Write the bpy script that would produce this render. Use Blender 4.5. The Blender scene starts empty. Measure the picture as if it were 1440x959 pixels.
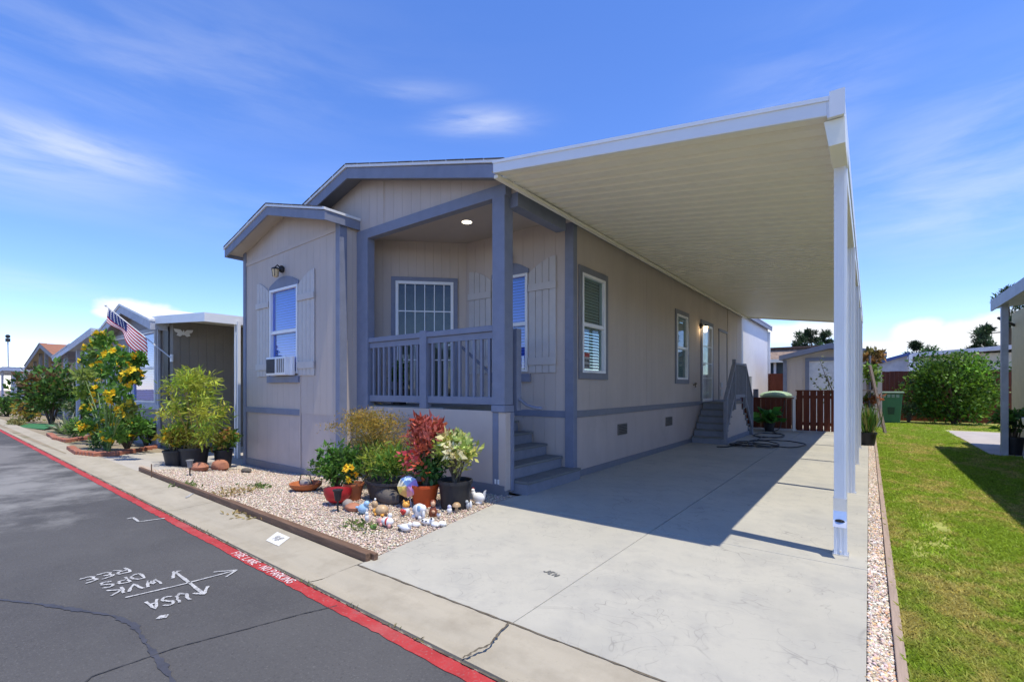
import bpy, bmesh, math, random
import numpy as np
from mathutils import Vector, Matrix
random.seed(7); rng = np.random.default_rng(11)
scene = bpy.context.scene
COL = scene.collection
PI = math.pi
# ------------------------------------------------------------------ survey of the site (metres, camera over the driveway edge)
EYE = 1.35; FPX = 661.0; YAW = math.atan((1222 - 720) / FPX)
FW = (-math.sin(YAW), math.cos(YAW)); RT = (math.cos(YAW), math.sin(YAW))
def ray(px):
    k = (px - 720) / FPX
    return FW[0] + RT[0] * k, FW[1] + RT[1] * k
def onY(px, py, Y):
    vx, vy = ray(px); d = Y / vy
    return Vector((vx * d, Y, EYE - (py - 545) * d / FPX))
def onX(px, py, X):
    vx, vy = ray(px); d = X / vx
    return Vector((X, vy * d, EYE - (py - 545) * d / FPX))
def gnd(px, py, z=0.0):
    vx, vy = ray(px); d = FPX * (EYE - z) / (py - 545)
    return Vector((vx * d, vy * d, z))
def sm(t):
    t = min(1, max(0, t)); return t * t * (3 - 2 * t)
def zg(x, y):
    return -0.2 * sm((-x - 3.7) / 6.0) * sm((y - 2.35) / 1.9)
def seat(px, py):
    p = gnd(px, py)
    for _ in range(4): p = gnd(px, py, zg(p.x, p.y))
    return p
# ------------------------------------------------------------------ materials
MATS = {}
def newmat(name):
    m = bpy.data.materials.new(name); m.use_nodes = True
    nt = m.node_tree; nt.nodes.clear()
    out = nt.nodes.new('ShaderNodeOutputMaterial')
    return m, nt, out
def N(nt, t, **kw):
    n = nt.nodes.new(t)
    for k, v in kw.items():
        if k in n.inputs: n.inputs[k].default_value = v
        else: setattr(n, k, v)
    return n
def mat(name, col, rough=0.7, var=0.12, scale=6.0, bump=0.0, bscale=60.0, metal=0.0, groove=None, spec=0.4, detail=6, stain=None, streak=False, spots=None, scuff=None):
    m, nt, out = newmat(name); L = nt.links.new
    p = N(nt, 'ShaderNodeBsdfPrincipled'); p.inputs['Roughness'].default_value = rough
    p.inputs['Metallic'].default_value = metal; p.inputs['Specular IOR Level'].default_value = spec
    L(p.outputs[0], out.inputs[0])
    tc = N(nt, 'ShaderNodeTexCoord')
    vec = tc.outputs['Object']
    if streak:
        mp = N(nt, 'ShaderNodeMapping'); mp.inputs['Scale'].default_value = streak; L(vec, mp.inputs[0]); vec2 = mp.outputs[0]
    else: vec2 = vec
    n = N(nt, 'ShaderNodeTexNoise', Scale=scale, Detail=detail, Roughness=0.6); L(vec2, n.inputs['Vector'])
    r = N(nt, 'ShaderNodeMapRange'); r.inputs[1].default_value = 0.3; r.inputs[2].default_value = 0.7
    r.inputs[3].default_value = 1 - var; r.inputs[4].default_value = 1 + var; L(n.outputs[0], r.inputs[0])
    mul = N(nt, 'ShaderNodeVectorMath', operation='SCALE'); mul.inputs[0].default_value = col[:3]; L(r.outputs[0], mul.inputs['Scale'])
    cur = mul.outputs[0]
    for st in (stain or []):
        sc, lo, hi, c, amt = st
        n2 = N(nt, 'ShaderNodeTexNoise', Scale=sc, Detail=8, Roughness=0.65); L(vec, n2.inputs['Vector'])
        r2 = N(nt, 'ShaderNodeMapRange'); r2.inputs[1].default_value = lo; r2.inputs[2].default_value = hi; r2.inputs[4].default_value = amt; L(n2.outputs[0], r2.inputs[0])
        mx = N(nt, 'ShaderNodeMix', data_type='RGBA'); L(r2.outputs[0], mx.inputs[0]); L(cur, mx.inputs[6]); mx.inputs[7].default_value = (*c, 1); cur = mx.outputs[2]
    for (cx_, cy_, rx_, ry_, c, amt) in (spots or []):
        mp = N(nt, 'ShaderNodeVectorMath', operation='SUBTRACT'); L(vec, mp.inputs[0]); mp.inputs[1].default_value = (cx_, cy_, 0)
        m2 = N(nt, 'ShaderNodeVectorMath', operation='DIVIDE'); L(mp.outputs[0], m2.inputs[0]); m2.inputs[1].default_value = (rx_, ry_, 1)
        n0 = N(nt, 'ShaderNodeTexNoise', Scale=1.6, Detail=8, Roughness=.65); L(vec, n0.inputs['Vector'])
        ln = N(nt, 'ShaderNodeVectorMath', operation='LENGTH'); L(m2.outputs[0], ln.inputs[0])
        ad = N(nt, 'ShaderNodeMath', operation='SUBTRACT'); L(n0.outputs[0], ad.inputs[0]); sc_ = N(nt, 'ShaderNodeMath', operation='MULTIPLY'); L(ln.outputs['Value'], sc_.inputs[0]); sc_.inputs[1].default_value = .3; L(sc_.outputs[0], ad.inputs[1])
        r2 = N(nt, 'ShaderNodeMapRange'); r2.interpolation_type = 'SMOOTHSTEP'; L(ad.outputs[0], r2.inputs[0]); r2.inputs[1].default_value = .12; r2.inputs[2].default_value = .48; r2.inputs[4].default_value = amt
        mx = N(nt, 'ShaderNodeMix', data_type='RGBA'); L(r2.outputs[0], mx.inputs[0]); L(cur, mx.inputs[6]); mx.inputs[7].default_value = (*c, 1); cur = mx.outputs[2]
    for (sc, wd_, c, amt, dist) in (scuff or []):
        n3 = N(nt, 'ShaderNodeTexNoise', Scale=sc, Detail=1.5, Distortion=dist); L(vec, n3.inputs['Vector'])
        sb = N(nt, 'ShaderNodeMath', operation='SUBTRACT'); L(n3.outputs[0], sb.inputs[0]); sb.inputs[1].default_value = .5
        ab = N(nt, 'ShaderNodeMath', operation='ABSOLUTE'); L(sb.outputs[0], ab.inputs[0])
        r3 = N(nt, 'ShaderNodeMapRange'); L(ab.outputs[0], r3.inputs[0]); r3.inputs[1].default_value = 0; r3.inputs[2].default_value = wd_; r3.inputs[3].default_value = 1; r3.inputs[4].default_value = 0
        n4 = N(nt, 'ShaderNodeTexNoise', Scale=sc * .8, Detail=6, Roughness=.7); L(vec, n4.inputs['Vector'])
        r4 = N(nt, 'ShaderNodeMapRange'); L(n4.outputs[0], r4.inputs[0]); r4.inputs[1].default_value = .48; r4.inputs[2].default_value = .68; r4.inputs[4].default_value = amt
        ml = N(nt, 'ShaderNodeMath', operation='MULTIPLY'); L(r3.outputs[0], ml.inputs[0]); L(r4.outputs[0], ml.inputs[1])
        mx = N(nt, 'ShaderNodeMix', data_type='RGBA'); L(ml.outputs[0], mx.inputs[0]); L(cur, mx.inputs[6]); mx.inputs[7].default_value = (*c, 1); cur = mx.outputs[2]
    L(cur, p.inputs['Base Color'])
    last = None
    if bump:
        nb = N(nt, 'ShaderNodeTexNoise', Scale=bscale, Detail=4); L(vec2, nb.inputs['Vector'])
        b = N(nt, 'ShaderNodeBump', Strength=bump, Distance=0.01); L(nb.outputs[0], b.inputs['Height']); last = b
    if groove:
        sp = N(nt, 'ShaderNodeSeparateXYZ'); L(vec, sp.inputs[0])
        ad = N(nt, 'ShaderNodeMath', operation='ADD')
        L(sp.outputs[0 if 'x' in groove[0] else (1 if 'y' in groove[0] else 2)], ad.inputs[0])
        if groove[0] == 'xy': L(sp.outputs[1], ad.inputs[1])
        else: ad.inputs[1].default_value = 50.0
        dv = N(nt, 'ShaderNodeMath', operation='DIVIDE'); L(ad.outputs[0], dv.inputs[0]); dv.inputs[1].default_value = groove[1]
        fr = N(nt, 'ShaderNodeMath', operation='FRACT'); L(dv.outputs[0], fr.inputs[0])
        pp = N(nt, 'ShaderNodeMath', operation='PINGPONG'); L(fr.outputs[0], pp.inputs[0]); pp.inputs[1].default_value = 0.5
        rr = N(nt, 'ShaderNodeMapRange'); L(pp.outputs[0], rr.inputs[0]); rr.inputs[1].default_value = 0.0; rr.inputs[2].default_value = groove[2]
        b2 = N(nt, 'ShaderNodeBump', Strength=groove[3], Distance=0.01); L(rr.outputs[0], b2.inputs['Height'])
        if last: L(last.outputs[0], b2.inputs['Normal'])
        last = b2
    if last: L(last.outputs[0], p.inputs['Normal'])
    MATS[name] = m; return m
def vcmat(name, rough=0.6, trans=0.0, spec=0.3, bump=0):
    m, nt, out = newmat(name); L = nt.links.new
    a = N(nt, 'ShaderNodeAttribute', attribute_name='Col')
    p = N(nt, 'ShaderNodeBsdfPrincipled'); p.inputs['Roughness'].default_value = rough; p.inputs['Specular IOR Level'].default_value = spec
    L(a.outputs['Color'], p.inputs['Base Color'])
    if trans:
        t = N(nt, 'ShaderNodeBsdfTranslucent'); L(a.outputs['Color'], t.inputs[0])
        mx = N(nt, 'ShaderNodeMixShader'); mx.inputs[0].default_value = trans; L(p.outputs[0], mx.inputs[1]); L(t.outputs[0], mx.inputs[2]); L(mx.outputs[0], out.inputs[0])
    else: L(p.outputs[0], out.inputs[0])
    MATS[name] = m; return m
def emat(name, col, s):
    m, nt, out = newmat(name); e = N(nt, 'ShaderNodeEmission', Strength=s); e.inputs[0].default_value = (*col, 1); nt.links.new(e.outputs[0], out.inputs[0]); return m
def glassmat(name, tint, refl):
    m, nt, out = newmat(name); L = nt.links.new
    t = N(nt, 'ShaderNodeBsdfTransparent'); t.inputs[0].default_value = (*tint, 1)
    g = N(nt, 'ShaderNodeBsdfGlossy', Roughness=0.01); g.inputs[0].default_value = (.85, .9, 1, 1)
    f = N(nt, 'ShaderNodeFresnel', IOR=1.5); ad0 = N(nt, 'ShaderNodeMath', operation='ADD'); L(f.outputs[0], ad0.inputs[0]); ad0.inputs[1].default_value = refl
    ge = N(nt, 'ShaderNodeNewGeometry'); iv = N(nt, 'ShaderNodeMath', operation='SUBTRACT'); iv.inputs[0].default_value = 1.0; L(ge.outputs['Backfacing'], iv.inputs[1])
    ad = N(nt, 'ShaderNodeMath', operation='MULTIPLY'); L(ad0.outputs[0], ad.inputs[0]); L(iv.outputs[0], ad.inputs[1])
    mx = N(nt, 'ShaderNodeMixShader'); L(ad.outputs[0], mx.inputs[0]); L(t.outputs[0], mx.inputs[1]); L(g.outputs[0], mx.inputs[2]); L(mx.outputs[0], out.inputs[0])
    return m
TAN = (.53, .452, .395)
M_siding = mat('siding_tan', TAN, .78, .07, 2.2, .14, 70, groove=('xy', .2032, .035, .65), streak=(1, 1, .25), stain=[(1.1, .5, .72, (.47, .4, .35), .45), (7, .6, .78, (.45, .385, .33), .35)])
M_siding_plain = mat('siding_plain', TAN, .75, .05, 3, .08, 90)
M_soffit = mat('soffit_tan', (.48, .42, .37), .8, .04, 3)
M_skirt = mat('skirt_tan', (.5, .425, .385), .8, .06, 3, .08, 90, stain=[(1.5, .52, .72, (.4, .33, .28), .5), (14, .62, .75, (.36, .3, .25), .4)], groove=('xy', .4064, .012, .6), streak=(1, 1, .3))
M_siding_sunlit = mat('siding_sunlit_tone', (.74, .71, .71), .7, .04, 3, groove=('xy', .2032, .03, .7))  # same tan wall beyond the carport, direct sunlight painted in as paler colour
M_slate = mat('slate_paint', (.205, .225, .295), .65, .09, 6, .12, 60, stain=[(2.2, .5, .72, (.23, .24, .28), .5), (25, .64, .76, (.3, .3, .33), .35)], streak=False)
M_slate_dark = mat('slate_dark', (.2, .205, .235), .6, .06, 8, .06, 80)
M_stair = mat('stair_paint', (.22, .235, .28), .65, .1, 8, .08, 80)
M_tread = mat('tread_paint', (.18, .185, .18), .75, .12, 9, .1, 60)
M_white = mat('white_vinyl', (.8, .8, .8), .4, .03, 4)
M_whitemetal = mat('white_metal', (.78, .79, .8), .42, .03, 3)
M_cream = mat('cream_metal', (.88, .84, .7), .45, .03, 2)
M_dripedge = mat('drip_edge', (.75, .75, .75), .4, .03, 3)
M_shingle = mat('shingle', (.09, .085, .085), .9, .3, 14, .5, 40)
M_shutter = mat('shutter_paint', (.55, .51, .48), .65, .05, 6, .06, 60)
M_dark = mat('dark_interior', (.03, .03, .035), .9, .1, 3)
M_blind = mat('blind_slat', (.62, .64, .68), .6, .03, 5)
M_black = mat('black_plastic', (.022, .022, .025), .5, .25, 6, .1, 30)
M_blackmetal = mat('black_metal', (.02, .02, .02), .4, .2, 8)
M_glass = glassmat('window_glass', (.55, .68, 1.0), .12)
M_glass_side = glassmat('side_window_glass', (.7, .78, .75), .01)
M_concrete = mat('concrete_driveway', (.43, .413, .35), .85, .07, 1.1, .12, 120, stain=[(1.2, .45, .66, (.32, .315, .285), .65), (5, .5, .7, (.32, .31, .28), .5), (.55, .46, .66, (.34, .325, .27), .55), (38, .6, .74, (.28, .27, .25), .6), (9, .68, .78, (.2, .19, .17), .6)], scuff=[(1.7, .011, (.17, .165, .15), .85, 3.0), (3.1, .015, (.2, .195, .18), .75, 2.0), (.6, .0022, (.17, .165, .15), .8, .6)])
M_gutterc = mat('concrete_gutter', (.385, .345, .265), .9, .1, 2.2, .3, 140, stain=[(3.5, .48, .72, (.26, .225, .165), .55), (40, .62, .8, (.2, .18, .15), .6)], streak=(.35, 2.2, 1))
M_asphalt = mat('asphalt', (.068, .066, .066), .9, .12, 1.2, .5, 110, stain=[(.4, .45, .7, (.11, .107, .102), .6), (2.5, .5, .72, (.095, .093, .09), .5), (28, .5, .75, (.1, .098, .095), .5), (75, .56, .7, (.17, .165, .155), .6), (55, .55, .7, (.035, .035, .036), .6)], spots=[(-9.5, .6, 2.6, 1.5, (.27, .265, .25), .75), (-14, 1.2, 4, .8, (.24, .23, .22), .6), (-5, -.8, 3, .8, (.045, .047, .055), .5)])
M_crack = mat('crack_seal', (.056, .057, .068), .6, .2, 9, .2, 60)
M_hair = mat('hairline_crack', (.05, .049, .05), .9, .3, 20)
M_crackdirt = mat('crack_dirt', (.12, .1, .07), .9, .4, 20, .4, 90)
M_red = mat('red_paint', (.4, .035, .035), .75, .2, 6, .3, 130, stain=[(6, .55, .72, (.17, .1, .1), .6), (55, .56, .7, (.3, .2, .18), .7), (2, .55, .7, (.42, .12, .11), .6)])
M_paintwhite = mat('white_road_paint', (.56, .56, .55), .85, .15, 30, .2, 120, stain=[(60, .42, .62, (.17, .17, .17), .8), (9, .45, .7, (.22, .22, .22), .6)])
M_plate = mat('plate_paint', (.66, .66, .63), .85, .1, 20, .1, 100, stain=[(30, .5, .7, (.42, .4, .34), .7)])
M_paintpink = mat('faded_white_paint', (.72, .55, .54), .8, .12, 30)
M_paintgrey = mat('grey_stamp', (.16, .16, .15), .9, .2, 30)
M_wood = mat('weathered_wood', (.16, .095, .06), .85, .35, 5, .4, 40, streak=(.6, 9, 9))
M_woodpale = mat('pale_wood', (.36, .27, .21), .85, .2, 5, .3, 40, streak=(9, .6, 9))
M_redwood = mat('redwood_stain', (.13, .032, .016), .75, .3, 4, .2, 40, streak=(7, 7, .6))
M_soil = mat('soil', (.07, .05, .035), .95, .3, 12, .5, 50)
M_lawnsoil = mat('lawn_soil', (.3, .32, .08), .95, .35, 5, .5, 60, stain=[(1.2, .55, .75, (.36, .28, .17), .6)])
M_ground = mat('bare_ground', (.24, .2, .15), .95, .2, .5, .4, 20)
M_gravelbase = mat('gravel_base', (.46, .375, .295), .95, .3, 45, .8, 70)
M_terracotta = mat('terracotta', (.42, .13, .045), .7, .15, 9)
M_orangepot = mat('orange_pot', (.5, .075, .012), .55, .1, 6)
M_redpot = mat('red_pot', (.42, .02, .025), .45, .1, 6)
M_brick = mat('brick_red', (.34, .13, .08), .85, .3, 9, .4, 40)
M_rock = mat('rock', (.3, .26, .23), .9, .3, 8, .8, 14)
M_rockred = mat('red_stone', (.4, .17, .1), .9, .25, 8, .6, 18)
M_rockdark = mat('dark_rock', (.11, .095, .08), .85, .4, 7, .6, 14)
M_bark = mat('bark', (.12, .09, .06), .9, .3, 12, .7, 30)
M_stem = mat('green_stem', (.13, .2, .05), .7, .25, 12)
M_leaf = vcmat('leaf', .5, .38, .35)
M_petal = vcmat('petal', .6, .3, .2)
M_pebble = vcmat('pebble', .85, 0, .3)
M_grass = vcmat('grass_blade', .6, .45, .25)
M_hose = mat('hose_rubber', (.035, .035, .035), .5, .2, 10)
M_bin = mat('bin_green', (.045, .16, .07), .5, .1, 5)
M_binlid = mat('bin_lid', (.2, .28, .2), .5, .08, 5)
M_alu = mat('bare_aluminium', (.75, .75, .75), .32, .06, 12, metal=.8)
M_lampglass = emat('lit_lamp', (1, .72, .4), 6)
M_spot = emat('recessed_lamp', (1, .9, .7), 5)
M_lampoff = mat('amber_glass', (.6, .45, .25), .25, .1, 12)
M_ceramic = mat('white_ceramic', (.78, .77, .74), .3, .06, 14)
def ceramic(name, c, r=.35): return mat(name, c, r, .08, 14)
# ------------------------------------------------------------------ mesh building
ROOT = {}
class MB:
    def __init__(s): s.v = []; s.f = []
    def add(s, vs, fs):
        o = len(s.v); s.v += [tuple(v) for v in vs]; s.f += [tuple(i + o for i in f) for f in fs]; return s
    def box(s, x0, x1, y0, y1, z0, z1):
        if x0 > x1: x0, x1 = x1, x0
        if y0 > y1: y0, y1 = y1, y0
        if z0 > z1: z0, z1 = z1, z0
        return s.add([(x0, y0, z0), (x1, y0, z0), (x1, y1, z0), (x0, y1, z0), (x0, y0, z1), (x1, y0, z1), (x1, y1, z1), (x0, y1, z1)],
                     [(0, 3, 2, 1), (4, 5, 6, 7), (0, 1, 5, 4), (1, 2, 6, 5), (2, 3, 7, 6), (3, 0, 4, 7)])
    def beam(s, a, b, w, h, up=(0, 0, 1)):
        a = Vector(a); b = Vector(b); d = (b - a).normalized(); u = Vector(up); sd = d.cross(u)
        if sd.length < 1e-5: sd = d.cross(Vector((1, 0, 0)))
        sd.normalize(); u = sd.cross(d).normalized(); vs = []
        for p in (a, b):
            for (i, j) in ((-1, -1), (1, -1), (1, 1), (-1, 1)): vs.append(p + sd * (w / 2 * i) + u * (h / 2 * j))
        return s.add(vs, [(0, 1, 2, 3), (7, 6, 5, 4), (0, 4, 5, 1), (1, 5, 6, 2), (2, 6, 7, 3), (3, 7, 4, 0)])
    def prism(s, poly, vec):
        n = len(poly); vec = Vector(vec); vs = [Vector(p) for p in poly] + [Vector(p) + vec for p in poly]
        return s.add(vs, [tuple(range(n))[::-1], tuple(range(n, 2 * n))] + [(i, (i + 1) % n, (i + 1) % n + n, i + n) for i in range(n)])
    def tube(s, pts, r, seg=6):
        pts = [Vector(p) for p in pts]; n = len(pts); o = len(s.v)
        rs = r if isinstance(r, (list, tuple)) else [r] * n
        for i, p in enumerate(pts):
            d = (pts[min(i + 1, n - 1)] - pts[max(i - 1, 0)])
            d = d.normalized() if d.length > 1e-7 else Vector((0, 0, 1))
            a = d.cross(Vector((0.31, 0.17, 0.93)));
            if a.length < .05: a = d.cross(Vector((1, 0, 0)))
            a.normalize(); b = d.cross(a)
            for k in range(seg):
                t = 2 * PI * k / seg; s.v.append(tuple(p + (a * math.cos(t) + b * math.sin(t)) * rs[i]))
        for i in range(n - 1):
            for k in range(seg):
                k2 = (k + 1) % seg; s.f.append((o + i * seg + k, o + i * seg + k2, o + (i + 1) * seg + k2, o + (i + 1) * seg + k))
        s.f.append(tuple(o + k for k in range(seg))[::-1]); s.f.append(tuple(o + (n - 1) * seg + k for k in range(seg))); return s
    def lathe(s, prof, c, seg=20, sx=1, sy=1):
        o = len(s.v); n = len(prof)
        for (r, z) in prof:
            for k in range(seg):
                t = 2 * PI * k / seg; s.v.append((c[0] + r * sx * math.cos(t), c[1] + r * sy * math.sin(t), c[2] + z))
        for i in range(n - 1):
            for k in range(seg):
                k2 = (k + 1) % seg; s.f.append((o + i * seg + k, o + i * seg + k2, o + (i + 1) * seg + k2, o + (i + 1) * seg + k))
        if prof[0][0] > 1e-5: s.f.append(tuple(o + k for k in range(seg))[::-1])
        if prof[-1][0] > 1e-5: s.f.append(tuple(o + (n - 1) * seg + k for k in range(seg)))
        return s
    def ball(s, c, r, seg=12, rings=8, rot=None, lump=0):
        if not isinstance(r, (list, tuple)): r = (r, r, r)
        o = len(s.v); R = Matrix.Rotation(rot[1], 3, rot[0]) if rot else Matrix.Identity(3)
        for i in range(rings + 1):
            ph = PI * i / rings
            for k in range(seg):
                t = 2 * PI * k / seg; q = 1 + (random.uniform(-lump, lump) if lump and 0 < i < rings else 0)
                v = R @ Vector((r[0] * math.sin(ph) * math.cos(t) * q, r[1] * math.sin(ph) * math.sin(t) * q, -r[2] * math.cos(ph)))
                s.v.append((c[0] + v.x, c[1] + v.y, c[2] + v.z))
        for i in range(rings):
            for k in range(seg):
                k2 = (k + 1) % seg; s.f.append((o + i * seg + k, o + i * seg + k2, o + (i + 1) * seg + k2, o + (i + 1) * seg + k))
        return s
    def build(s, name, m, parent=None, smooth=False, bevel=0.0, loc=None, local=False, flip=True):
        me = bpy.data.meshes.new(name)
        off = Vector((0, 0, 0))
        if parent is not None and not local: off = ROOT[parent.name]
        if loc is not None: off = Vector(loc)
        me.from_pydata([(v[0] - off.x, v[1] - off.y, v[2] - off.z) for v in s.v], [], s.f); me.validate(); me.update()
        if flip:
            bm = bmesh.new(); bm.from_mesh(me); bmesh.ops.recalc_face_normals(bm, faces=bm.faces); bm.to_mesh(me); bm.free()
        me.materials.append(m)
        if smooth: me.polygons.foreach_set('use_smooth', [True] * len(me.polygons))
        o = bpy.data.objects.new(name, me); COL.objects.link(o)
        if parent is not None: o.parent = parent; ROOT[o.name] = ROOT[parent.name]
        else:
            o.location = off if loc is not None else (0, 0, 0); ROOT[o.name] = Vector(o.location)
        if smooth:
            try: me.set_sharp_from_angle(angle=math.radians(45))
            except Exception: pass
        if bevel:
            b = o.modifiers.new('Bevel', 'BEVEL'); b.width = bevel; b.segments = 2; b.limit_method = 'ANGLE'
        return o
def each(boxes, name, m, parent, **k):
    last = None
    for b in boxes: last = MB().box(*b).build(name, m, parent, **k)
    return last
class Boxes(list):
    def box(s, *a): s.append(a); return s
def box(x0, x1, y0, y1, z0, z1): return MB().box(x0, x1, y0, y1, z0, z1)
def thing(name, label, cat, loc, group=None):
    o = bpy.data.objects.new(name, None); COL.objects.link(o); o.location = loc; o.empty_display_size = .1
    o['label'] = label; o['category'] = cat
    if group: o['group'] = group
    ROOT[o.name] = Vector(loc); return o
def tag(o, label, cat, group=None):
    o['label'] = label; o['category'] = cat
    if group: o['group'] = group
    return o
def struct(name, mb, m, **k):
    o = mb.build(name, m, flip=k.pop('flip', False), **k); o['kind'] = 'structure'; return o
def dup(root, loc, rotz=0, label=None, group=None, scale=None):
    r = root.copy(); COL.objects.link(r); r.location = loc; r.rotation_euler = (0, 0, rotz)
    if label: r['label'] = label
    if group: r['group'] = group
    if scale: r.scale = (scale,) * 3
    for ch in list(root.children):
        c = ch.copy(); COL.objects.link(c); c.parent = r
        for g in list(ch.children):
            d = g.copy(); COL.objects.link(d); d.parent = c
    return r
def grid(xs, ys, fz):
    mb = MB(); nx, ny = len(xs), len(ys)
    mb.v = [(x, y, fz(x, y)) for y in ys for x in xs]
    mb.f = [(j * nx + i, j * nx + i + 1, (j + 1) * nx + i + 1, (j + 1) * nx + i) for j in range(ny - 1) for i in range(nx - 1)]
    return mb
def lin(a, b, n): return [a + (b - a) * i / (n - 1) for i in range(n)]
# ------------------------------------------------------------------ coloured point-mesh helpers (leaves, pebbles, grass)
def npmesh(name, verts, faces, cols, m, parent=None, loc=None):
    """verts (N,k,3), faces list within each unit, cols (N,3)"""
    n, k = verts.shape[:2]; off = np.array(ROOT[parent.name] if parent is not None else (loc if loc is not None else (0, 0, 0)))
    me = bpy.data.meshes.new(name); V = (verts - off).reshape(-1, 3)
    me.vertices.add(n * k); me.vertices.foreach_set('co', V.astype(np.float32).ravel())
    loops = []; starts = []; p = 0
    F = [np.array(f) for f in faces]; per = sum(len(f) for f in F)
    base = (np.arange(n) * k)[:, None]
    idx = np.concatenate([base + f[None, :] for f in F], axis=1).ravel()
    st = []; q = 0
    for f in F: st.append(q); q += len(f)
    starts = (np.arange(n) * per)[:, None] + np.array(st)[None, :]
    me.loops.add(len(idx)); me.loops.foreach_set('vertex_index', idx.astype(np.int32))
    me.polygons.add(n * len(F)); me.polygons.foreach_set('loop_start', starts.ravel().astype(np.int32))
    me.update(calc_edges=True)
    a = me.attributes.new('Col', 'FLOAT_COLOR', 'POINT')
    c4 = np.ones((n, k, 4), np.float32); c4[:, :, :3] = cols[:, None, :] if cols.ndim == 2 else cols
    a.data.foreach_set('color', c4.ravel()); me.materials.append(m); me.validate()
    o = bpy.data.objects.new(name, me); COL.objects.link(o)
    if parent is not None: o.parent = parent; ROOT[o.name] = ROOT[parent.name]
    else: o.location = tuple(off); ROOT[o.name] = Vector(tuple(off))
    return o
def unit(v): return v / np.maximum(np.linalg.norm(v, axis=-1, keepdims=True), 1e-9)
def leafquads(pos, d, size, aspect):
    """diamond leaves from pos along d, slightly folded"""
    n = len(pos); d = unit(d); rnd = rng.normal(size=(n, 3)); sd = unit(np.cross(d, rnd)); up = np.cross(sd, d)
    s = size[:, None]; w = s * aspect * .5
    v = np.stack([pos, pos + d * s * .45 + sd * w + up * s * .08, pos + d * s - up * s * .06, pos + d * s * .45 - sd * w + up * s * .08], axis=1)
    return v
def palette(n, cols, jit=.18):
    c = np.array(cols)[rng.integers(0, len(cols), n)] * 1.28
    return np.clip(c * (1 + rng.normal(0, jit, (n, 1))) * (1 + rng.normal(0, .06, (n, 3))), .002, .95)
def clumps(c, r, k, seed_shell=.55):
    u = unit(rng.normal(size=(k, 3))) * (seed_shell + (1 - seed_shell) * rng.random((k, 1)))
    return np.array(c) + u * np.array(r)
def leafmass(centres, cr, n, size, aspect, cols, up=.3, jit=.2, shell=.35):
    centres = np.array(centres); k = len(centres); i = rng.integers(0, k, n)
    cr = np.array(cr) if np.ndim(cr) else np.full(k, cr)
    u = unit(rng.normal(size=(n, 3))) * (shell + (1 - shell) * rng.random((n, 1)))
    pos = centres[i] + u * cr[i][:, None] * np.array([1, 1, .85])
    d = u + rng.normal(size=(n, 3)) * .7; d[:, 2] += up
    sz = size * (0.35 + 1.15 * rng.random(n) ** 1.4)
    cc = palette(k, cols, .12); c = np.clip(cc[i] * (1 + rng.normal(0, jit, (n, 1))), .002, .95)
    return leafquads(pos, d, sz, aspect), c
def bush(name, label, cat, base, rad, height, n, size, cols, k=26, aspect=.5, trunk=True, group=None, cr=None, zc=.58, bark=None, flowers=None, up=.3, shell=.45, part='foliage'):
    t = thing(name, label, cat, base, group)
    c = (base[0], base[1], base[2] + height * zc); r = (rad[0], rad[1], height * (1 - zc) * .92)
    ce = clumps(c, (r[0] * .82, r[1] * .82, r[2] * .85), k, shell)
    low = base[2] + .05
    ce[:, 2] = np.maximum(ce[:, 2], low + .1 * height)
    v, cl = leafmass(ce, cr or min(rad[0], height) * .34, n, size, aspect, cols, up)
    npmesh(part, v, [(0, 1, 2, 3)], cl, M_leaf, t)
    if trunk:
        mb = MB()
        for j in range(0, k, max(1, k // 12)):
            p = ce[j]; b = Vector(base); mid = b.lerp(Vector(p), .5) + Vector((0, 0, height * .08)); 
            mb.tube([b + Vector((random.uniform(-.03, .03), random.uniform(-.03, .03), -.02)), mid, Vector(p)], [height * .014 + .004, height * .01 + .003, .003], 5)
        mb.build('stem', bark or M_bark, t, True)
    if flowers:
        nf, fs, fc, fname = flowers
        i = rng.integers(0, k, nf); u = unit(rng.normal(size=(nf, 3)) + np.array([.3, -.6, .6]))
        p = ce[i] + u * (cr or min(rad[0], height) * .34) * 1.0
        flower_mesh(fname, p, u, fs, fc, t)
    return t
def flower_mesh(name, p, u, fs, fc, parent):
    nf = len(p); P_ = 7; ang = np.arange(P_) * 2 * PI / P_
    a = unit(np.cross(u, np.array([.1, .2, .95]))); b = np.cross(u, a)
    d = a[:, None, :] * np.cos(ang)[None, :, None] + b[:, None, :] * np.sin(ang)[None, :, None] + u[:, None, :] * .35
    pos = np.repeat(p[:, None, :], P_, 1).reshape(-1, 3); d = d.reshape(-1, 3)
    v = leafquads(pos, d, np.full(len(pos), fs) * (.8 + .4 * rng.random(len(pos))), .75)
    v[:, 0] += (v[:, 2] - v[:, 0]) * -.12
    cc = palette(len(pos), fc, .1)
    for i in range(nf): npmesh(name, v[i * P_:(i + 1) * P_], [(0, 1, 2, 3)], cc[i * P_:(i + 1) * P_], M_petal, parent)
OCT = [(0, 2, 4), (2, 1, 4), (1, 3, 4), (3, 0, 4), (2, 0, 5), (1, 2, 5), (3, 1, 5), (0, 3, 5)]
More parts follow.
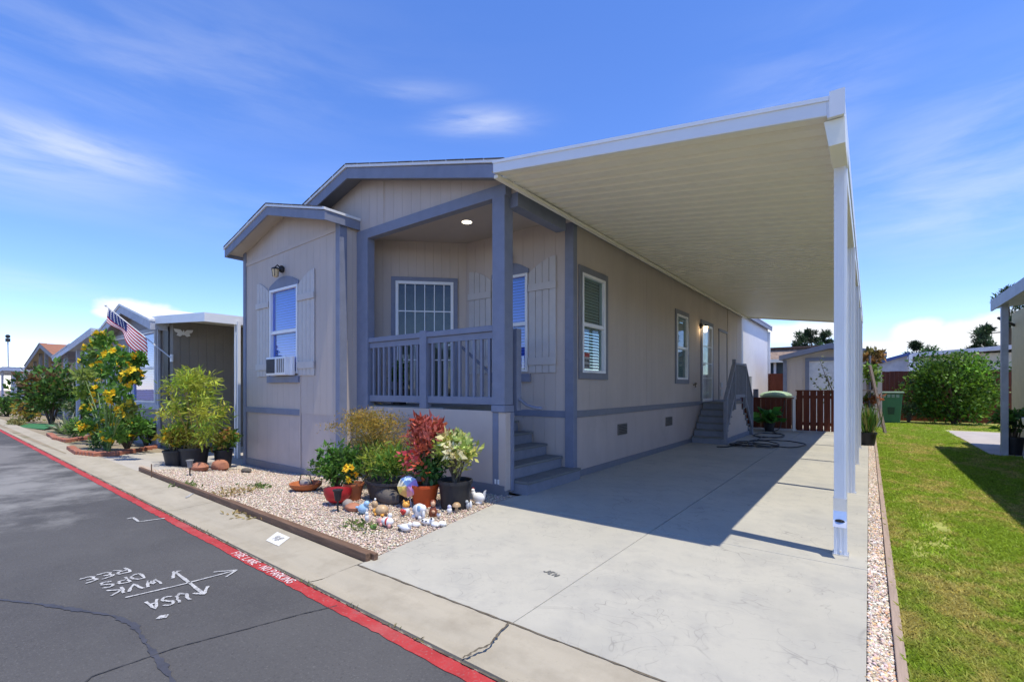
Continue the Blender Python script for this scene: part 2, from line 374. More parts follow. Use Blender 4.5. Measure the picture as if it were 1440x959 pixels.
def pebbles(name, pts, smin, smax, cols):
    n = len(pts); s = smin + (smax - smin) * rng.random(n) ** 2
    ax = np.stack([s * (.8 + .5 * rng.random(n)), s * (.7 + .4 * rng.random(n)), s * (.45 + .3 * rng.random(n))], 1) * .5
    a = rng.random(n) * 2 * PI; ca, sa = np.cos(a), np.sin(a); t = rng.normal(0, .3, n)
    ex = np.stack([ca, sa, t], 1); ey = np.stack([-sa, ca, -t * .5], 1); ez = np.stack([-t * ca, -t * sa, np.ones(n)], 1)
    ex, ey, ez = unit(ex), unit(ey), unit(ez); P0 = pts + np.array([0, 0, 1]) * (ax[:, 2:3] * .25)
    v = np.stack([P0 + ex * ax[:, :1], P0 - ex * ax[:, :1], P0 + ey * ax[:, 1:2], P0 - ey * ax[:, 1:2], P0 + ez * ax[:, 2:3], P0 - ez * ax[:, 2:3]], 1)
    v += rng.normal(size=v.shape) * (s * .06)[:, None, None]
    o = npmesh(name, v, OCT, palette(n, cols, .15), M_pebble); o['kind'] = 'stuff'; return o
# ================================================================== SETTING
xs = [-400, -200, -100, -60, -40, -30, -24, -20, -17, -15, -13] + lin(-12, 1, 27) + [2, 4, 8, 15, 30, 80, 200, 400]
ys = [-400, -150, -60, -20, -8, -2, 1] + lin(1.7, 6, 18) + [8, 12, 16, 20, 25, 30, 40, 60, 100, 200, 400]
struct('ground', grid(xs, ys, lambda x, y: zg(x, y) - .07), M_ground)
struct('street', MB().add([(-90, -7.5, 0), (40, -7.5, 0), (40, .9, 0), (-90, 3.45, 0)], [(0, 1, 2, 3)]), M_asphalt)
def kin(x): return 1.70 + .02 * (-x - 2.5)
def kout(x): return 2.139 if x > -3.11 else (2.205 + .031 * (-x - 3.11) if x > -9.5 else 2.403 + .02 * (-x - 9.5))
st_ = grid(lin(-70, 8, 1600), [0, 1, 2, 3], lambda x, y: .004); st_.v = [(x, kin(x) - .088 + .0285 * t, z) for x, t, z in st_.v]
struct('fire_lane_stripe', st_, M_red)
for i in range(1600):
    v = bpy.data.objects['fire_lane_stripe'].data.vertices[i]; v.co.y += random.uniform(-.006, .006) + .003 * math.sin(v.co.x * 5.3)
gy = [0, .08, .22, .32, .42, .6, .8, 1.0]; gz = [.003, -.004, -.012, -.016, -.012, -.004, .0, .0]
gut = MB()
x = -70.0; seams = [-70.21 + 3.05 * i for i in range(27)]
for a, b in zip(seams[:-1], seams[1:]):
    g = grid([a + .004, (a + b) / 2, b - .004], gy, lambda x, y: gz[gy.index(y)]); gut.add([(x, kin(x) + (kout(x) - kin(x)) * t, z) for x, t, z in g.v], g.f)
struct('gutter_pan', gut, M_gutterc)
# driveway slabs with open joints
dv = MB()
yj = [2.145, 4.36, 7.3, 10.2, 13.1, 16.0, 19.5]
def xl(y): return -3.1 - .4 * min(1, (y - 2.14) / 2.3)
for j in range(len(yj) - 1):
    a, b = yj[j] + .004, yj[j + 1] - .004
    for side in (0, 1):
        gap = .0025 if j == 0 else .005
        if side == 0: q = [(xl(a), a), (-1.63 - gap, a), (-1.63 - gap, b), (xl(b), b)]
        else: q = [(-1.63 + gap, a), (-.01, a), (-.01, b), (-1.63 + gap, b)]
        dv.prism([(x, y, -.09) for x, y in q], (0, 0, .092))
struct('driveway', dv, M_concrete, bevel=.004, flip=True)
struct('driveway_back', MB().prism([(-8, 19.51, -.06), (1.5, 19.51, -.06), (1.5, 24, -.06), (-8, 24, -.06)], (0, 0, .05)), M_concrete)
# gravel bed
gb = grid(lin(-10.3, -3.0, 30), lin(2.25, 4.75, 14), lambda x, y: zg(x, y) - .012)
struct('gravel_bed', gb, M_gravelbase)
n = 52000
px_ = -10.1 + 7.0 * rng.random(n) ** .8; py_ = 2.3 + 2.4 * rng.random(n) ** 1.25
keep = (px_ < (-3.12 - .4 * np.clip((py_ - 2.14) / 2.3, 0, 1))) & (py_ > 2.29 - .026 * (px_ + 3.1)) & ~((px_ < -6.7) & (py_ > 4.3)) & (px_ > -9.35 - .4 * (py_ - 2.4))
px_, py_ = px_[keep], py_[keep]; pz_ = np.array([zg(a, b) for a, b in zip(px_, py_)]) - .006
GRAV = [(.5, .415, .33), (.52, .44, .36), (.47, .385, .3), (.54, .475, .4), (.43, .345, .265), (.47, .37, .28), (.5, .43, .355), (.35, .28, .22)]
pebbles('gravel', np.stack([px_, py_, pz_], 1), .010, .034, GRAV)
struct('gravel_strip', grid([-.008, .05, .105], [1.0, 2.2, 4, 8, 14, 19], lambda x, y: -.01), M_gravelbase)
n = 14000
yy = 2.15 + 14 * rng.random(n) ** 1.9
pebbles('strip_gravel', np.stack([-.005 + .105 * rng.random(n), yy, np.full(n, -.004)], 1), .010, .03, GRAV + [(.6, .38, .2), (.72, .66, .6)])
eb = MB()
for a, b in ((2.15, 5.1), (5.103, 8.2), (8.203, 11.3), (11.303, 14.5), (14.503, 19)): eb.box(.104, .146, a, b, -.06, .028 + random.uniform(-.004, .004))
tag(eb.build('edging_board', M_woodpale, bevel=.004, loc=(.125, 2.15, 0)), 'long thin weathered board edging the lawn beside the pebble strip', 'edging board')
a, b = Vector((-9.44, 2.43, .03)), Vector((-3.1, 2.235, .03))
eb = MB().beam(a, a.lerp(b, .48), .042, .064); eb.beam(a.lerp(b, .482), b, .045, .07)
eb.beam(a.lerp(b, .55) + Vector((0, .055, -.02)), b + Vector((.03, .05, -.01)), .04, .07)
tag(eb.build('edging_timber', M_wood, bevel=.006, loc=(-6.2, 2.33, 0)), 'dark brown split timber edging along the front of the gravel bed', 'edging timber')
# lawn
struct('lawn_soil', grid([.147, 1, 2, 2.6, 5, 9], [1.2, 2.5, 5, 9, 14, 19, 26], lambda x, y: -.004), M_lawnsoil)
n = 260000
yy = 2.3 + 21 * rng.random(n) ** 2.3; xx = .15 + (.6 + .16 * yy) * rng.random(n)
def vnoise(x, y, s, seed):
    r = np.random.default_rng(seed); T = r.random((64, 64)); x = x / s; y = y / s; i = np.floor(x).astype(int); j = np.floor(y).astype(int); u = x - i; v = y - j
    u = u * u * (3 - 2 * u); v = v * v * (3 - 2 * v); g = lambda a, b: T[a % 64, b % 64]
    return (g(i, j) * (1 - u) + g(i + 1, j) * u) * (1 - v) + (g(i, j + 1) * (1 - u) + g(i + 1, j + 1) * u) * v
dry = vnoise(xx * 1.6, yy * .8, .35, 1) * .42 + vnoise(xx, yy, .09, 2) * .4 + vnoise(xx * 1.5, yy * .6, 1.1, 3) * .35
bare = np.exp(-((xx - .5) / .16) ** 2 - ((yy - 6.1) / 1.5) ** 2) + .8 * np.exp(-((xx - .3) / .1) ** 2 - ((yy - 5.0) / .5) ** 2)
keep = (rng.random(n) > .93 * bare * (.5 + vnoise(xx, yy, .15, 5))) & ~((xx > 1.9) & (yy > 13.2) & (yy < 20.5)) & (xx < 6)
xx, yy, dry, bare = xx[keep], yy[keep], dry[keep], bare[keep]; n = len(xx)
h = (.012 + .02 * rng.random(n)) * (1 + .03 * yy); edge = ((xx < .19) & (rng.random(n) < .10)) | ((vnoise(xx, yy, .05, 9) > .88) & (rng.random(n) < .5)); h = np.where(edge, h * (1.1 + .5 * rng.random(n)), h); az = rng.random(n) * 2 * PI; az = np.where((xx < .175) & ~edge, rng.normal(0, .9, n), az); ln = .5 + .9 * rng.random(n)
bw = (.0017 + .0015 * rng.random(n)) * (1 + .22 * yy)
p0 = np.stack([xx, yy, np.full(n, -.004)], 1); dr = np.stack([np.cos(az), np.sin(az), np.zeros(n)], 1); sd = np.stack([-np.sin(az), np.cos(az), np.zeros(n)], 1)
tip = p0 + dr * (h * ln)[:, None] + np.array([0, 0, 1]) * h[:, None]
md = p0 + dr * (h * ln * .3)[:, None] + np.array([0, 0, .6]) * h[:, None]
v = np.stack([p0 - sd * bw[:, None], p0 + sd * bw[:, None], md + sd * bw[:, None] * .8, tip, md - sd * bw[:, None] * .8], 1)
w = np.clip((dry - .55) * 3.2 + bare * .25, 0, 1)[:, None]
cg = np.array([.32, .45, .045]) * (1 - w) + np.array([.56, .49, .15]) * w
cg = cg * (1 + rng.normal(0, .22, (n, 1))); cg = np.clip(cg, .004, .8)
g = npmesh('grass', v, [(0, 1, 2, 3, 4)], cg, M_grass); g['kind'] = 'stuff'
# a few broad-leaf weeds in gravel are built with the plants below
struct('neighbour_slab', MB().prism([(1.95, 13.55, -.05), (2.35, 12.6, -.05), (2.35, 6, -.05), (7, 6, -.05), (7, 19.9, -.05), (1.75, 19.9, -.05), (1.95, 17.4, -.05)], (0, 0, .062)), mat('slab_concrete', (.42, .38, .35), .9, .12, 2, .3, 80))
nd = grid(lin(-13.2, -9.5, 12), lin(2.38, 12, 18), lambda x, y: zg(x, y) - .004)
struct('neighbour_driveway', nd, mat('concrete_pale', (.42, .39, .34), .9, .08, 2, .3, 90))
struct('neighbour_lot', grid(lin(-60, -13.2, 30), [2.145, 2.4, 2.8, 3.4, 4, 6, 20], lambda x, y: zg(x, y) - .01), mat('dry_yard', (.28, .23, .16), .95, .3, 1.5, .4, 40, stain=[(.8, .5, .7, (.12, .14, .05), .7)]))
# asphalt seams and cracks
def ribbon(pts, w, z, rag=0.0):
    mb = MB(); pts = [Vector((p[0], p[1], 0)) for p in pts]; n = len(pts); L_ = []; R_ = []
    for i, p in enumerate(pts):
        d = (pts[min(n - 1, i + 1)] - pts[max(0, i - 1)]).normalized(); s = Vector((-d.y, d.x, 0)); ww = (w[i] if isinstance(w, (list, tuple)) else w) * (1 + random.uniform(-rag, rag))
        L_.append(p + s * ww / 2 + Vector((0, 0, z))); R_.append(p - s * ww / 2 + Vector((0, 0, z)))
    mb.add(L_ + R_, [(i, i + 1, n + i + 1, n + i) for i in range(n - 1)]); return mb
def dense(pts, k=6, j=0.0):
    out = []
    for a, b in zip(pts[:-1], pts[1:]):
        for i in range(k): t = i / k; out.append((a[0] + (b[0] - a[0]) * t + random.uniform(-j, j), a[1] + (b[1] - a[1]) * t + random.uniform(-j, j)))
    out.append(pts[-1][:2]); return out
cr = [gnd(*p) for p in [(-60, 838), (0, 843), (60, 850), (110, 858), (160, 866), (190, 880), (205, 905), (225, 930), (250, 970), (280, 1010)]]
struct('asphalt_crack_seal', ribbon(dense(cr, 14, .003), [.024 + .010 * math.sin(i * .21) + .008 * math.sin(i * .63 + 1) + .006 * math.sin(i * 1.7) for i in range(14 * 9 + 1)], .004, .12), M_crack)
cr = [gnd(*p) for p in [(90, 985), (130, 951), (250, 910), (340, 886), (430, 862), (474, 852)]]
struct('asphalt_hairline_crack', ribbon(dense(cr, 16, .002), .008, .0045, .4), M_hair)
cr = [gnd(*p) for p in [(651, 928), (668, 917), (690, 909), (700, 895), (716, 878)]]
struct('gutter_crack', ribbon(dense(cr, 6, .006), .012, .0125, .6), M_crackdirt)
struct('dirt_seam', ribbon(dense([(-30, kin(-30)), (-6, kin(-6)), (0.6, kin(.6))], 240, .003), .009, .0105, .8), M_crackdirt)
struct('driveway_seam', ribbon(dense([(-3.1, 2.14), (-.01, 2.14)], 60, .003), .012, .0035, .6), M_crackdirt)
# weeds in the dirt seam
pts = []; 
for i in range(30):
    x = -9 + 8.5 * random.random(); 
    for k in range(7): pts.append((x + random.gauss(0, .03), kin(x) + .004 + random.gauss(0, .008), .005))
pts = np.array(pts); d = rng.normal(size=pts.shape) * .6; d[:, 2] += .7
o = npmesh('seam_weeds', leafquads(pts, d, .018 + .016 * rng.random(len(pts)), .25), [(0, 1, 2, 3)], palette(len(pts), [(.16, .17, .06), (.26, .2, .1), (.1, .13, .05)]), M_leaf); o['kind'] = 'stuff'
# ------------------------------------------------------------------ painted marks: stroke letters
STROKES = {
 'A': [[(0, 0), (.5, 1), (1, 0)], [(.22, .4), (.78, .4)]], 'D': [[(0, 0), (0, 1), (.55, .95), (1, .6), (.9, .2), (.5, 0), (0, 0)]], 'E': [[(1, 1), (.2, .95), (0, .75), (.2, .55), (.7, .52)], [(.2, .55), (0, .3), (.2, .05), (1, 0)]],
 'F': [[(0, 0), (0, 1), (1, 1)], [(0, .52), (.8, .52)]], 'I': [[(.5, 0), (.5, 1)]], 'K': [[(0, 0), (0, 1)], [(.9, 1), (.05, .45), (1, 0)]], 'L': [[(0, 1), (0, 0), (1, 0)]], 'N': [[(0, 0), (0, 1), (1, 0), (1, 1)]],
 'O': [[(.5, 0), (.1, .2), (0, .5), (.1, .8), (.5, 1), (.9, .8), (1, .5), (.9, .2), (.5, 0)]], 'P': [[(0, 0), (0, 1), (.8, .95), (1, .75), (.8, .5), (0, .45)]], 'R': [[(0, 0), (0, 1), (.8, .95), (1, .75), (.8, .52), (0, .47)], [(.45, .47), (1, 0)]],
 'S': [[(1, .85), (.6, 1), (.15, .9), (.1, .65), (.5, .5), (.9, .35), (.85, .1), (.4, 0), (0, .15)]], 'U': [[(0, 1), (.05, .25), (.5, 0), (.95, .25), (1, 1)]], 'V': [[(0, 1), (.5, 0), (1, 1)]], 'W': [[(0, 1), (.25, 0), (.5, .7), (.75, 0), (1, 1)]],
 'G': [[(1, .8), (.6, 1), (.15, .85), (0, .5), (.15, .15), (.6, 0), (1, .2), (1, .48), (.6, .48)]], 'Y': [[(0, 1), (.5, .5), (1, 1)], [(.5, .5), (.5, 0)]], 'J': [[(1, 1), (1, .25), (.6, 0), (.1, .15)]], 'M': [[(0, 0), (.1, 1), (.5, .4), (.9, 1), (1, 0)]], '-': [[(.15, .5), (.85, .5)]],
 '9': [[(1, .65), (.6, .45), (.1, .6), (.1, .9), (.5, 1), (.95, .9), (1, .6), (.8, 0)]], '8': [[(.5, .5), (.1, .7), (.3, 1), (.7, 1), (.9, .7), (.5, .5), (0, .25), (.3, 0), (.7, 0), (1, .25), (.5, .5)]], ' ': []}
def letters(txt, origin, xdir, ydir, w, h, gap, thick, z, wob=0.0):
    mb = MB(); x = 0.0; o = Vector((origin[0], origin[1], 0)); xd = Vector((*xdir, 0)); yd = Vector((*ydir, 0)); zz = z
    for ch in txt:
        cw = w * (.35 if ch in 'I ' else (.6 if ch == '-' else 1))
        for st in STROKES[ch]:
            q = [o + xd * (x + (a if ch != 'I' else .5) * cw) + yd * (b * h) for a, b in st]
            q = dense([(p.x, p.y) for p in q], 4, wob); r = ribbon(q, thick, zz, .25 if wob else 0); mb.add(r.v, r.f); zz += .00012
        x += cw + gap
    return mb
mk = letters('FIRE LANE - NO PARKING', (-4.12, 1.658), (1, -.02), (0, 1), .038, .062, .013, .009, .006)
tag(mk.build('stencil_lettering', M_paintpink, loc=(-3.65, 1.68, .008)), 'faded stencilled FIRE LANE NO PARKING lettering on the red stripe', 'road lettering')
GS = 'white utility spray paint marks on the asphalt'
def hand(txt, pa, pb, h, thick):
    a = gnd(*pa); b = gnd(*pb); d = (b - a); L_ = d.length; d.normalize(); u = Vector((-d.y, d.x, 0)); k = len(txt); cw = L_ / (k + (k - 1) * .35)
    return letters(txt, (a.x, a.y), (d.x, d.y), (u.x, u.y), cw, h, cw * .35, thick, .006, .005)
for txt, pa, pb, h, lab in (('USA', (260, 833), (205, 847), .16, 'white spray painted letters USA on the asphalt nearest the camera'),
                            ('WVK', (222, 814), (150, 831), .13, 'white sprayed letters WVK just above the long painted arrow'),
                            ('DPS', (196, 807), (140, 821), .13, 'white sprayed letters DPS, the middle row of the three stacked rows'),
                            ('REE', (175, 799), (112, 815), .13, 'white sprayed letters REE, the farthest row of the three stacked rows')):
    tag(hand(txt, pa, pb, h, .017).build('spray_lettering', M_paintwhite, loc=gnd(*pa)), lab, 'road marking', GS)
def path(pl, w): 
    mb = MB(); z = .006
    for p in pl:
        r = ribbon(dense([tuple(gnd(*q)[:2]) for q in p], 8, .002), w, z, .2); mb.add(r.v, r.f); z += .0003
    return mb
tag(path([[(176, 841), (262, 821), (333, 802)], [(300, 805), (333, 802), (318, 812)]], .016).build('spray_arrow', M_paintwhite, loc=gnd(262, 821)), 'long thin white sprayed arrow pointing across the street to the red stripe', 'road marking', GS)
tag(path([[(245, 804), (287, 836)], [(243, 814), (245, 804), (253, 804)], [(272, 835), (287, 836), (292, 825)]], .02).build('spray_arrow', M_paintwhite, loc=gnd(265, 820)), 'short thick white double headed sprayed arrow crossing the long arrow', 'road marking', GS)
tag(path([[(179, 730), (187, 728), (195, 734), (232, 729)]], .024).build('spray_hook', M_paintwhite, loc=gnd(200, 732)), 'small white sprayed zigzag hook touching the red stripe farther up the street', 'road marking', GS)
tag(path([[(222, 869), (236, 867)]], .045).build('spray_dot', M_paintwhite, loc=gnd(229, 868)), 'single white spray paint dot on the asphalt in front of USA', 'road marking', GS)
pl = thing('address_plate', 'white painted rectangle with worn house number on the concrete gutter', 'painted number', gnd(389, 757))
q = [gnd(*p) for p in ((374, 759), (392, 767), (408, 756), (390, 748))]
gzz = lambda x, y: float(np.interp((y - kin(x)) / (kout(x) - kin(x)), gy, gz)) + .003
mb = MB(); kz = gzz
for j in range(13):
    for i in range(7):
        p = q[0].lerp(q[1], i / 6).lerp(q[3].lerp(q[2], i / 6), j / 12); mb.v.append((p.x, p.y, kz(p.x, p.y) + .001))
mb.f = [(j * 7 + i, j * 7 + i + 1, j * 7 + i + 8, j * 7 + i + 7) for j in range(12) for i in range(6)]; mb.build('white_patch', M_plate, pl)
mb = letters('98', (-4.275, 2.045), (1, 0), (0, 1), .045, .075, .025, .011, .006); mb.build('digit', mat('worn_digit', (.36, .36, .36), .9), pl)
tag(path([[(262, 700), (271, 694)]], .03).build('spray_tick', M_paintwhite, loc=gnd(266, 697)), 'faint white sprayed tick on the gutter beside the timber edging', 'road marking', GS)
mk = letters('JEN', (-1.905, 2.885), (.96, -.25), (.25, .96), .03, .05, .018, .013, .006)
tag(mk.build('stamp_mark', M_paintgrey, loc=(-1.85, 2.9, .006)), 'small dark three letter mark on the pale concrete driveway', 'driveway mark')
# ================================================================== MAIN HOUSE
H = thing('mobile_home', 'tan and slate blue mobile home with a corner porch and bay', 'house', (-6.6, 4.63, 0))
YF = 4.63; YB = 4.31; XR = -3.5; XL = -9.8; YR = 6.1; YE = 23.0
zt = 3.86   # wall plate
rx, rz = -6.59, 4.86
def roofz(x): return rz - .266 * abs(x - rx)
# walls
mb = MB()
# side wall with openings (X = XR) built of panels around openings
def wall_x(mb, X, y0, y1, z0, z1, holes, th=.1, sgn=-1):
    yc = sorted({y0, y1, *[h[0] for h in holes], *[h[1] for h in holes]})
    for a, b in zip(yc[:-1], yc[1:]):
        hs = [h for h in holes if h[0] <= a + 1e-6 and h[1] >= b - 1e-6]
        z = z0
        for h in sorted(hs, key=lambda h: h[2]):
            if h[2] > z: mb.box(X + sgn * th, X, a, b, z, h[2])
            z = h[3]
        if z1 > z: mb.box(X + sgn * th, X, a, b, z, z1)
def wall_y(mb, Y, x0, x1, z0, z1, holes, th=.1, sgn=1):
    xc = sorted({x0, x1, *[h[0] for h in holes], *[h[1] for h in holes]})
    for a, b in zip(xc[:-1], xc[1:]):
        hs = [h for h in holes if h[0] <= a + 1e-6 and h[1] >= b - 1e-6]; z = z0
        for h in sorted(hs, key=lambda h: h[2]):
            if h[2] > z: mb.box(a, b, Y, Y + sgn * th, z, h[2])
            z = h[3]
        if z1 > z: mb.box(a, b, Y, Y + sgn * th, z, z1)
W1 = (6.36, 7.14, 1.58, 3.11); W2 = (10.8, 11.6, 1.54, 3.04); SD = (12.83, 13.82, .98, 3.03)
wall_x(mb, XR, YR, 17.72, .96, zt + .02, [W1, W2, SD]); mb.build('side_wall', M_siding, H)
box(XR - .1, XR, 17.72, YE, .96, zt + .02).build('rear_side_wall', M_siding_sunlit, H)
box(XR - .104, XR - .004, 17.72, YE, -.05, .96).build('rear_skirting', M_siding_sunlit, H)
mb = MB(); wall_x(mb, XR - .004, YR, 17.72, -.05, .96, []); mb.build('side_skirting', M_skirt, H)
# porch window wall (Y = YR), angled door wall, short return
PW = (-5.03, -4.31, 1.6, 3.17)
mb = MB(); wall_y(mb, YR, -5.65, XR, -.05, 3.95, [PW]); mb.build('porch_window_wall', M_siding, H)
P0 = Vector((-5.65, YR, 0)); P1 = Vector((-6.81, 4.94, 0)); dd = (P1 - P0).normalized(); nn = Vector((-dd.y, dd.x, 0))  # nn points outwards?
if nn.dot(Vector((.7, -.7, 0))) < 0: nn = -nn
WL = (P1 - P0).length
def onray(px):
    vx, vy = ray(px); # intersect with door wall
    det = vx * (-dd.y) - vy * (-dd.x); b = P0
    # solve d*(vx,vy) - t*dd = P0
    t = (vx * b.y - vy * b.x) / (vy * dd.x - vx * dd.y); return t
t0, t1 = onray(638), onray(556)
def dw(t, z, off=0): p = P0 + dd * t + nn * off; return Vector((p.x, p.y, z))
mb = MB()
def dwall(mb, ta, tb, za, zb, o0, o1): mb.prism([dw(ta, za, o0), dw(tb, za, o0), dw(tb, za, o1), dw(ta, za, o1)], (0, 0, zb - za))
DZ0, DZ1 = 1.08, 3.19
dwall(mb, -.02, t0, 1.0, 3.95, -.1, 0); dwall(mb, t1, WL, 1.0, 3.95, -.1, 0); dwall(mb, t0, t1, DZ1, 3.95, -.1, 0); mb.build('porch_door_wall', M_siding, H)
box(-6.91, -6.81, YF, 4.96, 1.0, 3.95).build('porch_return_wall', M_siding, H)
# porch ceiling, deck
mb = MB().prism([(-6.95, YF + .02, 3.88), (XR - .05, YF + .02, 3.88), (XR - .05, YR + .02, 3.88), (-5.6, YR + .02, 3.88), (-6.95, 4.9, 3.88)], (0, 0, .05))
ce = mb.build('porch_ceiling', M_soffit, H)
mb = MB().lathe([(.075, 0), (.085, -.008), (.085, .002)], (-4.89, 5.3, 3.878), 20); lt = mb.build('recessed_light', M_white, ce)
MB().lathe([(.066, 0), (.05, -.004), (0, -.004)], (-4.89, 5.3, 3.870), 20).build('lamp_lens', M_spot, ce)
mb = MB().prism([(-6.8, YF + .03, .98), (-4.75, YF + .03, .98), (-4.75, YR - .003, .98), (-5.66, YR - .003, .98), (-6.8, 4.95, .98)], (0, 0, .09)); mb.build('porch_deck', M_tread, H)
# porch front skirt wall and corner column
box(-6.7, -3.83, YF, YF + .09, .12, 1.05).build('porch_skirt_wall', M_siding_plain, H)
mb = box(-6.7, -3.63, YF - .012, YF + .08, -.08, .118); mb.build('skirt_baseboard', M_slate_dark, H)
mb = MB().box(-3.82, -3.62, YF - .02, YF + .16, 1.13, 3.8); mb.build('porch_column', M_slate, H, bevel=.008)
mb = MB().box(-3.83, -3.61, YF - .03, YF + .17, 1.04, 1.127); mb.build('column_cap', M_slate, H, bevel=.008)
mb = MB().box(-3.825, -3.73, YF - .006, YF + .09, .06, 1.037).box(-3.66, -3.60, YF + .1, YF + .16, .04, 1.037); mb.build('column_board', M_slate, H, bevel=.004)
box(-3.727, -3.615, YF - .004, YF + .098, .06, 1.035).build('column_base_panel', M_siding_plain, H)
box(-6.4, -3.64, YF + .155, YF + .165, .98, 1.0).build('deck_edge', M_slate_dark, H)
for px in (696.5, 700.5):
    p = onY(px, 674, YF - .01); 
    box(p.x - .014, p.x + .014, YF - .009, YF - .001, .13, .19).build('outlet_cover', M_white, H)
mb = MB().box(-6.71, -6.42, YF - .02, YF + .12, 1.0, 3.8); mb.build('porch_pilaster', M_slate, H, bevel=.008)
mb = MB().box(-6.71, -3.6, YF - .022, YF + .1, 3.75, 3.9); mb.build('porch_beam', M_slate, H, bevel=.006)
mb = MB().box(-3.66, -3.5, YF + .1, 5.9, 3.62, 3.8); mb.build('porch_side_beam', M_slate, H, bevel=.006)
# gable wall above the porch
gp = [(-9.75, YF, 3.0), (-6.72, YF, 3.0), (-6.72, YF, 3.9), (XR, YF, 3.9), (XR, YF, roofz(XR) - .05), (rx, YF, rz - .05), (-9.75, YF, roofz(-9.75) - .05)]
MB().prism(gp, (0, .1, 0)).build('gable_wall', M_siding, H)
box(-6.03, -6.02, YF - .008, YF, 3.9, 4.62).build('panel_batten', M_siding_plain, H)
box(XR - .1, XR, YF + .1, YR, 3.8, 3.95).build('porch_frieze', M_siding_plain, H)
# bay
BX0, BX1 = -10.08, -6.71; bx = -8.48; bz = 4.58
def bayz(x): return bz - .262 * abs(x - bx)
BW = (-8.99, -7.98, 1.6, 3.17)
mb = MB(); wall_y(mb, YB, BX0, BX1, .9, 4.0, [BW])
mb.prism([(BX0, YB, 4.0), (BX1, YB, 4.0), (BX1, YB, bayz(BX1) - .02), (bx, YB, bz - .02), (BX0, YB, bayz(BX0) - .02)], (0, .1, 0)); mb.build('bay_wall', M_siding, H)
mb = MB().box(BX0 + .004, BX1 - .004, YB + .006, YB + .1, -.3, .9); mb.build('bay_skirting', M_skirt, H)
box(BX0, BX1 + .002, YB - .012, YB + .004, -.3, -.06).build('bay_baseboard', M_slate_dark, H)
mb = MB().box(BX1 - .1, BX1, YB + .1, YF, -.3, 4.1); mb.build('bay_side_wall', M_siding, H); box(BX0, BX0 + .1, YB + .1, YF + 1, -.3, 4.1).build('bay_side_wall', M_siding, H)
box(BX0 - .005, -7.93, YB - .018, YB, .86, .965).build('bay_band', M_slate, H, bevel=.004)
box(-7.93, -7.9, YB - .012, YB, -.05, 1.6).build('panel_seam', M_siding_plain, H)
MB().box(BX0 - .02, BX0 + .09, YB - .022, YB, -.25, 4.06).build('bay_corner_board', M_slate, H, bevel=.004)
cb = MB().box(BX1 - .1, BX1 + .02, YB - .022, YB, -.25, 4.06).box(BX1, BX1 + .02, YB, YB + .11, -.25, 4.06); cb.build('bay_corner_board', M_slate, H, bevel=.004)
MB().prism([(BX0, YB - .012, 3.78), (BX1 - .1, YB - .012, 3.86), (BX1 - .1, YB - .012, 3.93), (BX0, YB - .012, 3.85)], (0, .01, 0)).build('bay_gable_band', M_siding_plain, H)
# roofs
def gable_roof(parent, name, xa, xr, xb, zr, slope, y0, y1, th, m_top, m_fascia, m_soff, m_drip, fh=.17):
    za = zr - slope * abs(xr - xa); zb = zr - slope * abs(xb - xr)
    r = MB().prism([(xa, y0 + .03, za), (xr, y0 + .03, zr), (xb, y0 + .03, zb), (xb, y0 + .03, zb + th), (xr, y0 + .03, zr + th), (xa, y0 + .03, za + th)], (0, y1 - y0 - .03, 0))
    ro = r.build(name, m_top, parent)
    MB().prism([(xa + .02, y0 + .034, za - .012), (xr, y0 + .034, zr - .012), (xb - .02, y0 + .034, zb - .012), (xb - .02, y0 + .034, zb - .002), (xr, y0 + .034, zr - .002), (xa + .02, y0 + .034, za - .002)], (0, y1 - y0 - .04, 0)).build('soffit', m_soff, ro)
    f = MB().prism([(xa, y0, za + th - fh), (xr, y0, zr + th - fh), (xr, y0, zr + th - .032), (xa, y0, za + th - .032)], (0, .028, 0))
    f.prism([(xr, y0, zr + th - fh), (xb, y0, zb + th - fh), (xb, y0, zb + th - .032), (xr, y0, zr + th - .032)], (0, .028, 0))
    f.box(xa - .02, xa, y0, y1, za + th - fh, za + th - .03).box(xb, xb + .02, y0, y1, zb + th - fh, zb + th - .03)
    f.build('fascia', m_fascia, ro, bevel=.003)
    d = MB().prism([(xa - .03, y0 - .022, za + th - .03), (xr, y0 - .022, zr + th - .03), (xr, y0 - .022, zr + th + .012), (xa - .03, y0 - .022, za + th + .012)], (0, .05, 0))
    d.prism([(xr, y0 - .022, zr + th - .03), (xb + .03, y0 - .022, zb + th - .03), (xb + .03, y0 - .022, zb + th + .012), (xr, y0 - .022, zr + th + .012)], (0, .05, 0))
    d.box(xa - .034, xa - .004, y0 + .03, y1, za + th - .03, za + th + .008).box(xb + .004, xb + .034, y0 + .03, y1, zb + th - .03, zb + th + .008)
    d.build('drip_edge', m_drip, ro)
    # ragged shingle edge above the drip edge
    s = MB(); 
    for (p, q) in ((xa, xr), (xr, xb)):
        k = int(abs(q - p) / .3)
        for i in range(k):
            u0 = p + (q - p) * i / k; u1 = p + (q - p) * (i + .94) / k; z0 = zr - slope * abs(xr - u0) + th; z1 = zr - slope * abs(xr - u1) + th; e = random.uniform(0, .008)
            s.prism([(u0, y0 - .03, z0 + .012), (u1, y0 - .03, z1 + .012), (u1, y0 - .03, z1 + .024 + e), (u0, y0 - .03, z0 + .024 + e)], (0, .3, 0))
    s.build('shingle_edge', m_top, ro)
    return ro
gable_roof(H, 'main_roof', -8.3, rx, -3.38, rz - .12, .266, 4.345, YE + .2, .12, M_shingle, M_slate, M_slate_dark, M_dripedge, .2)
MB().prism([(-9.95, 4.68, roofz(-9.95) - .12), (-8.33, 4.68, roofz(-8.33) - .12), (-8.33, 4.68, roofz(-8.33) - .001), (-9.95, 4.68, roofz(-9.95) - .001)], (0, 18.5, 0)).build('main_roof_side', M_shingle, H)
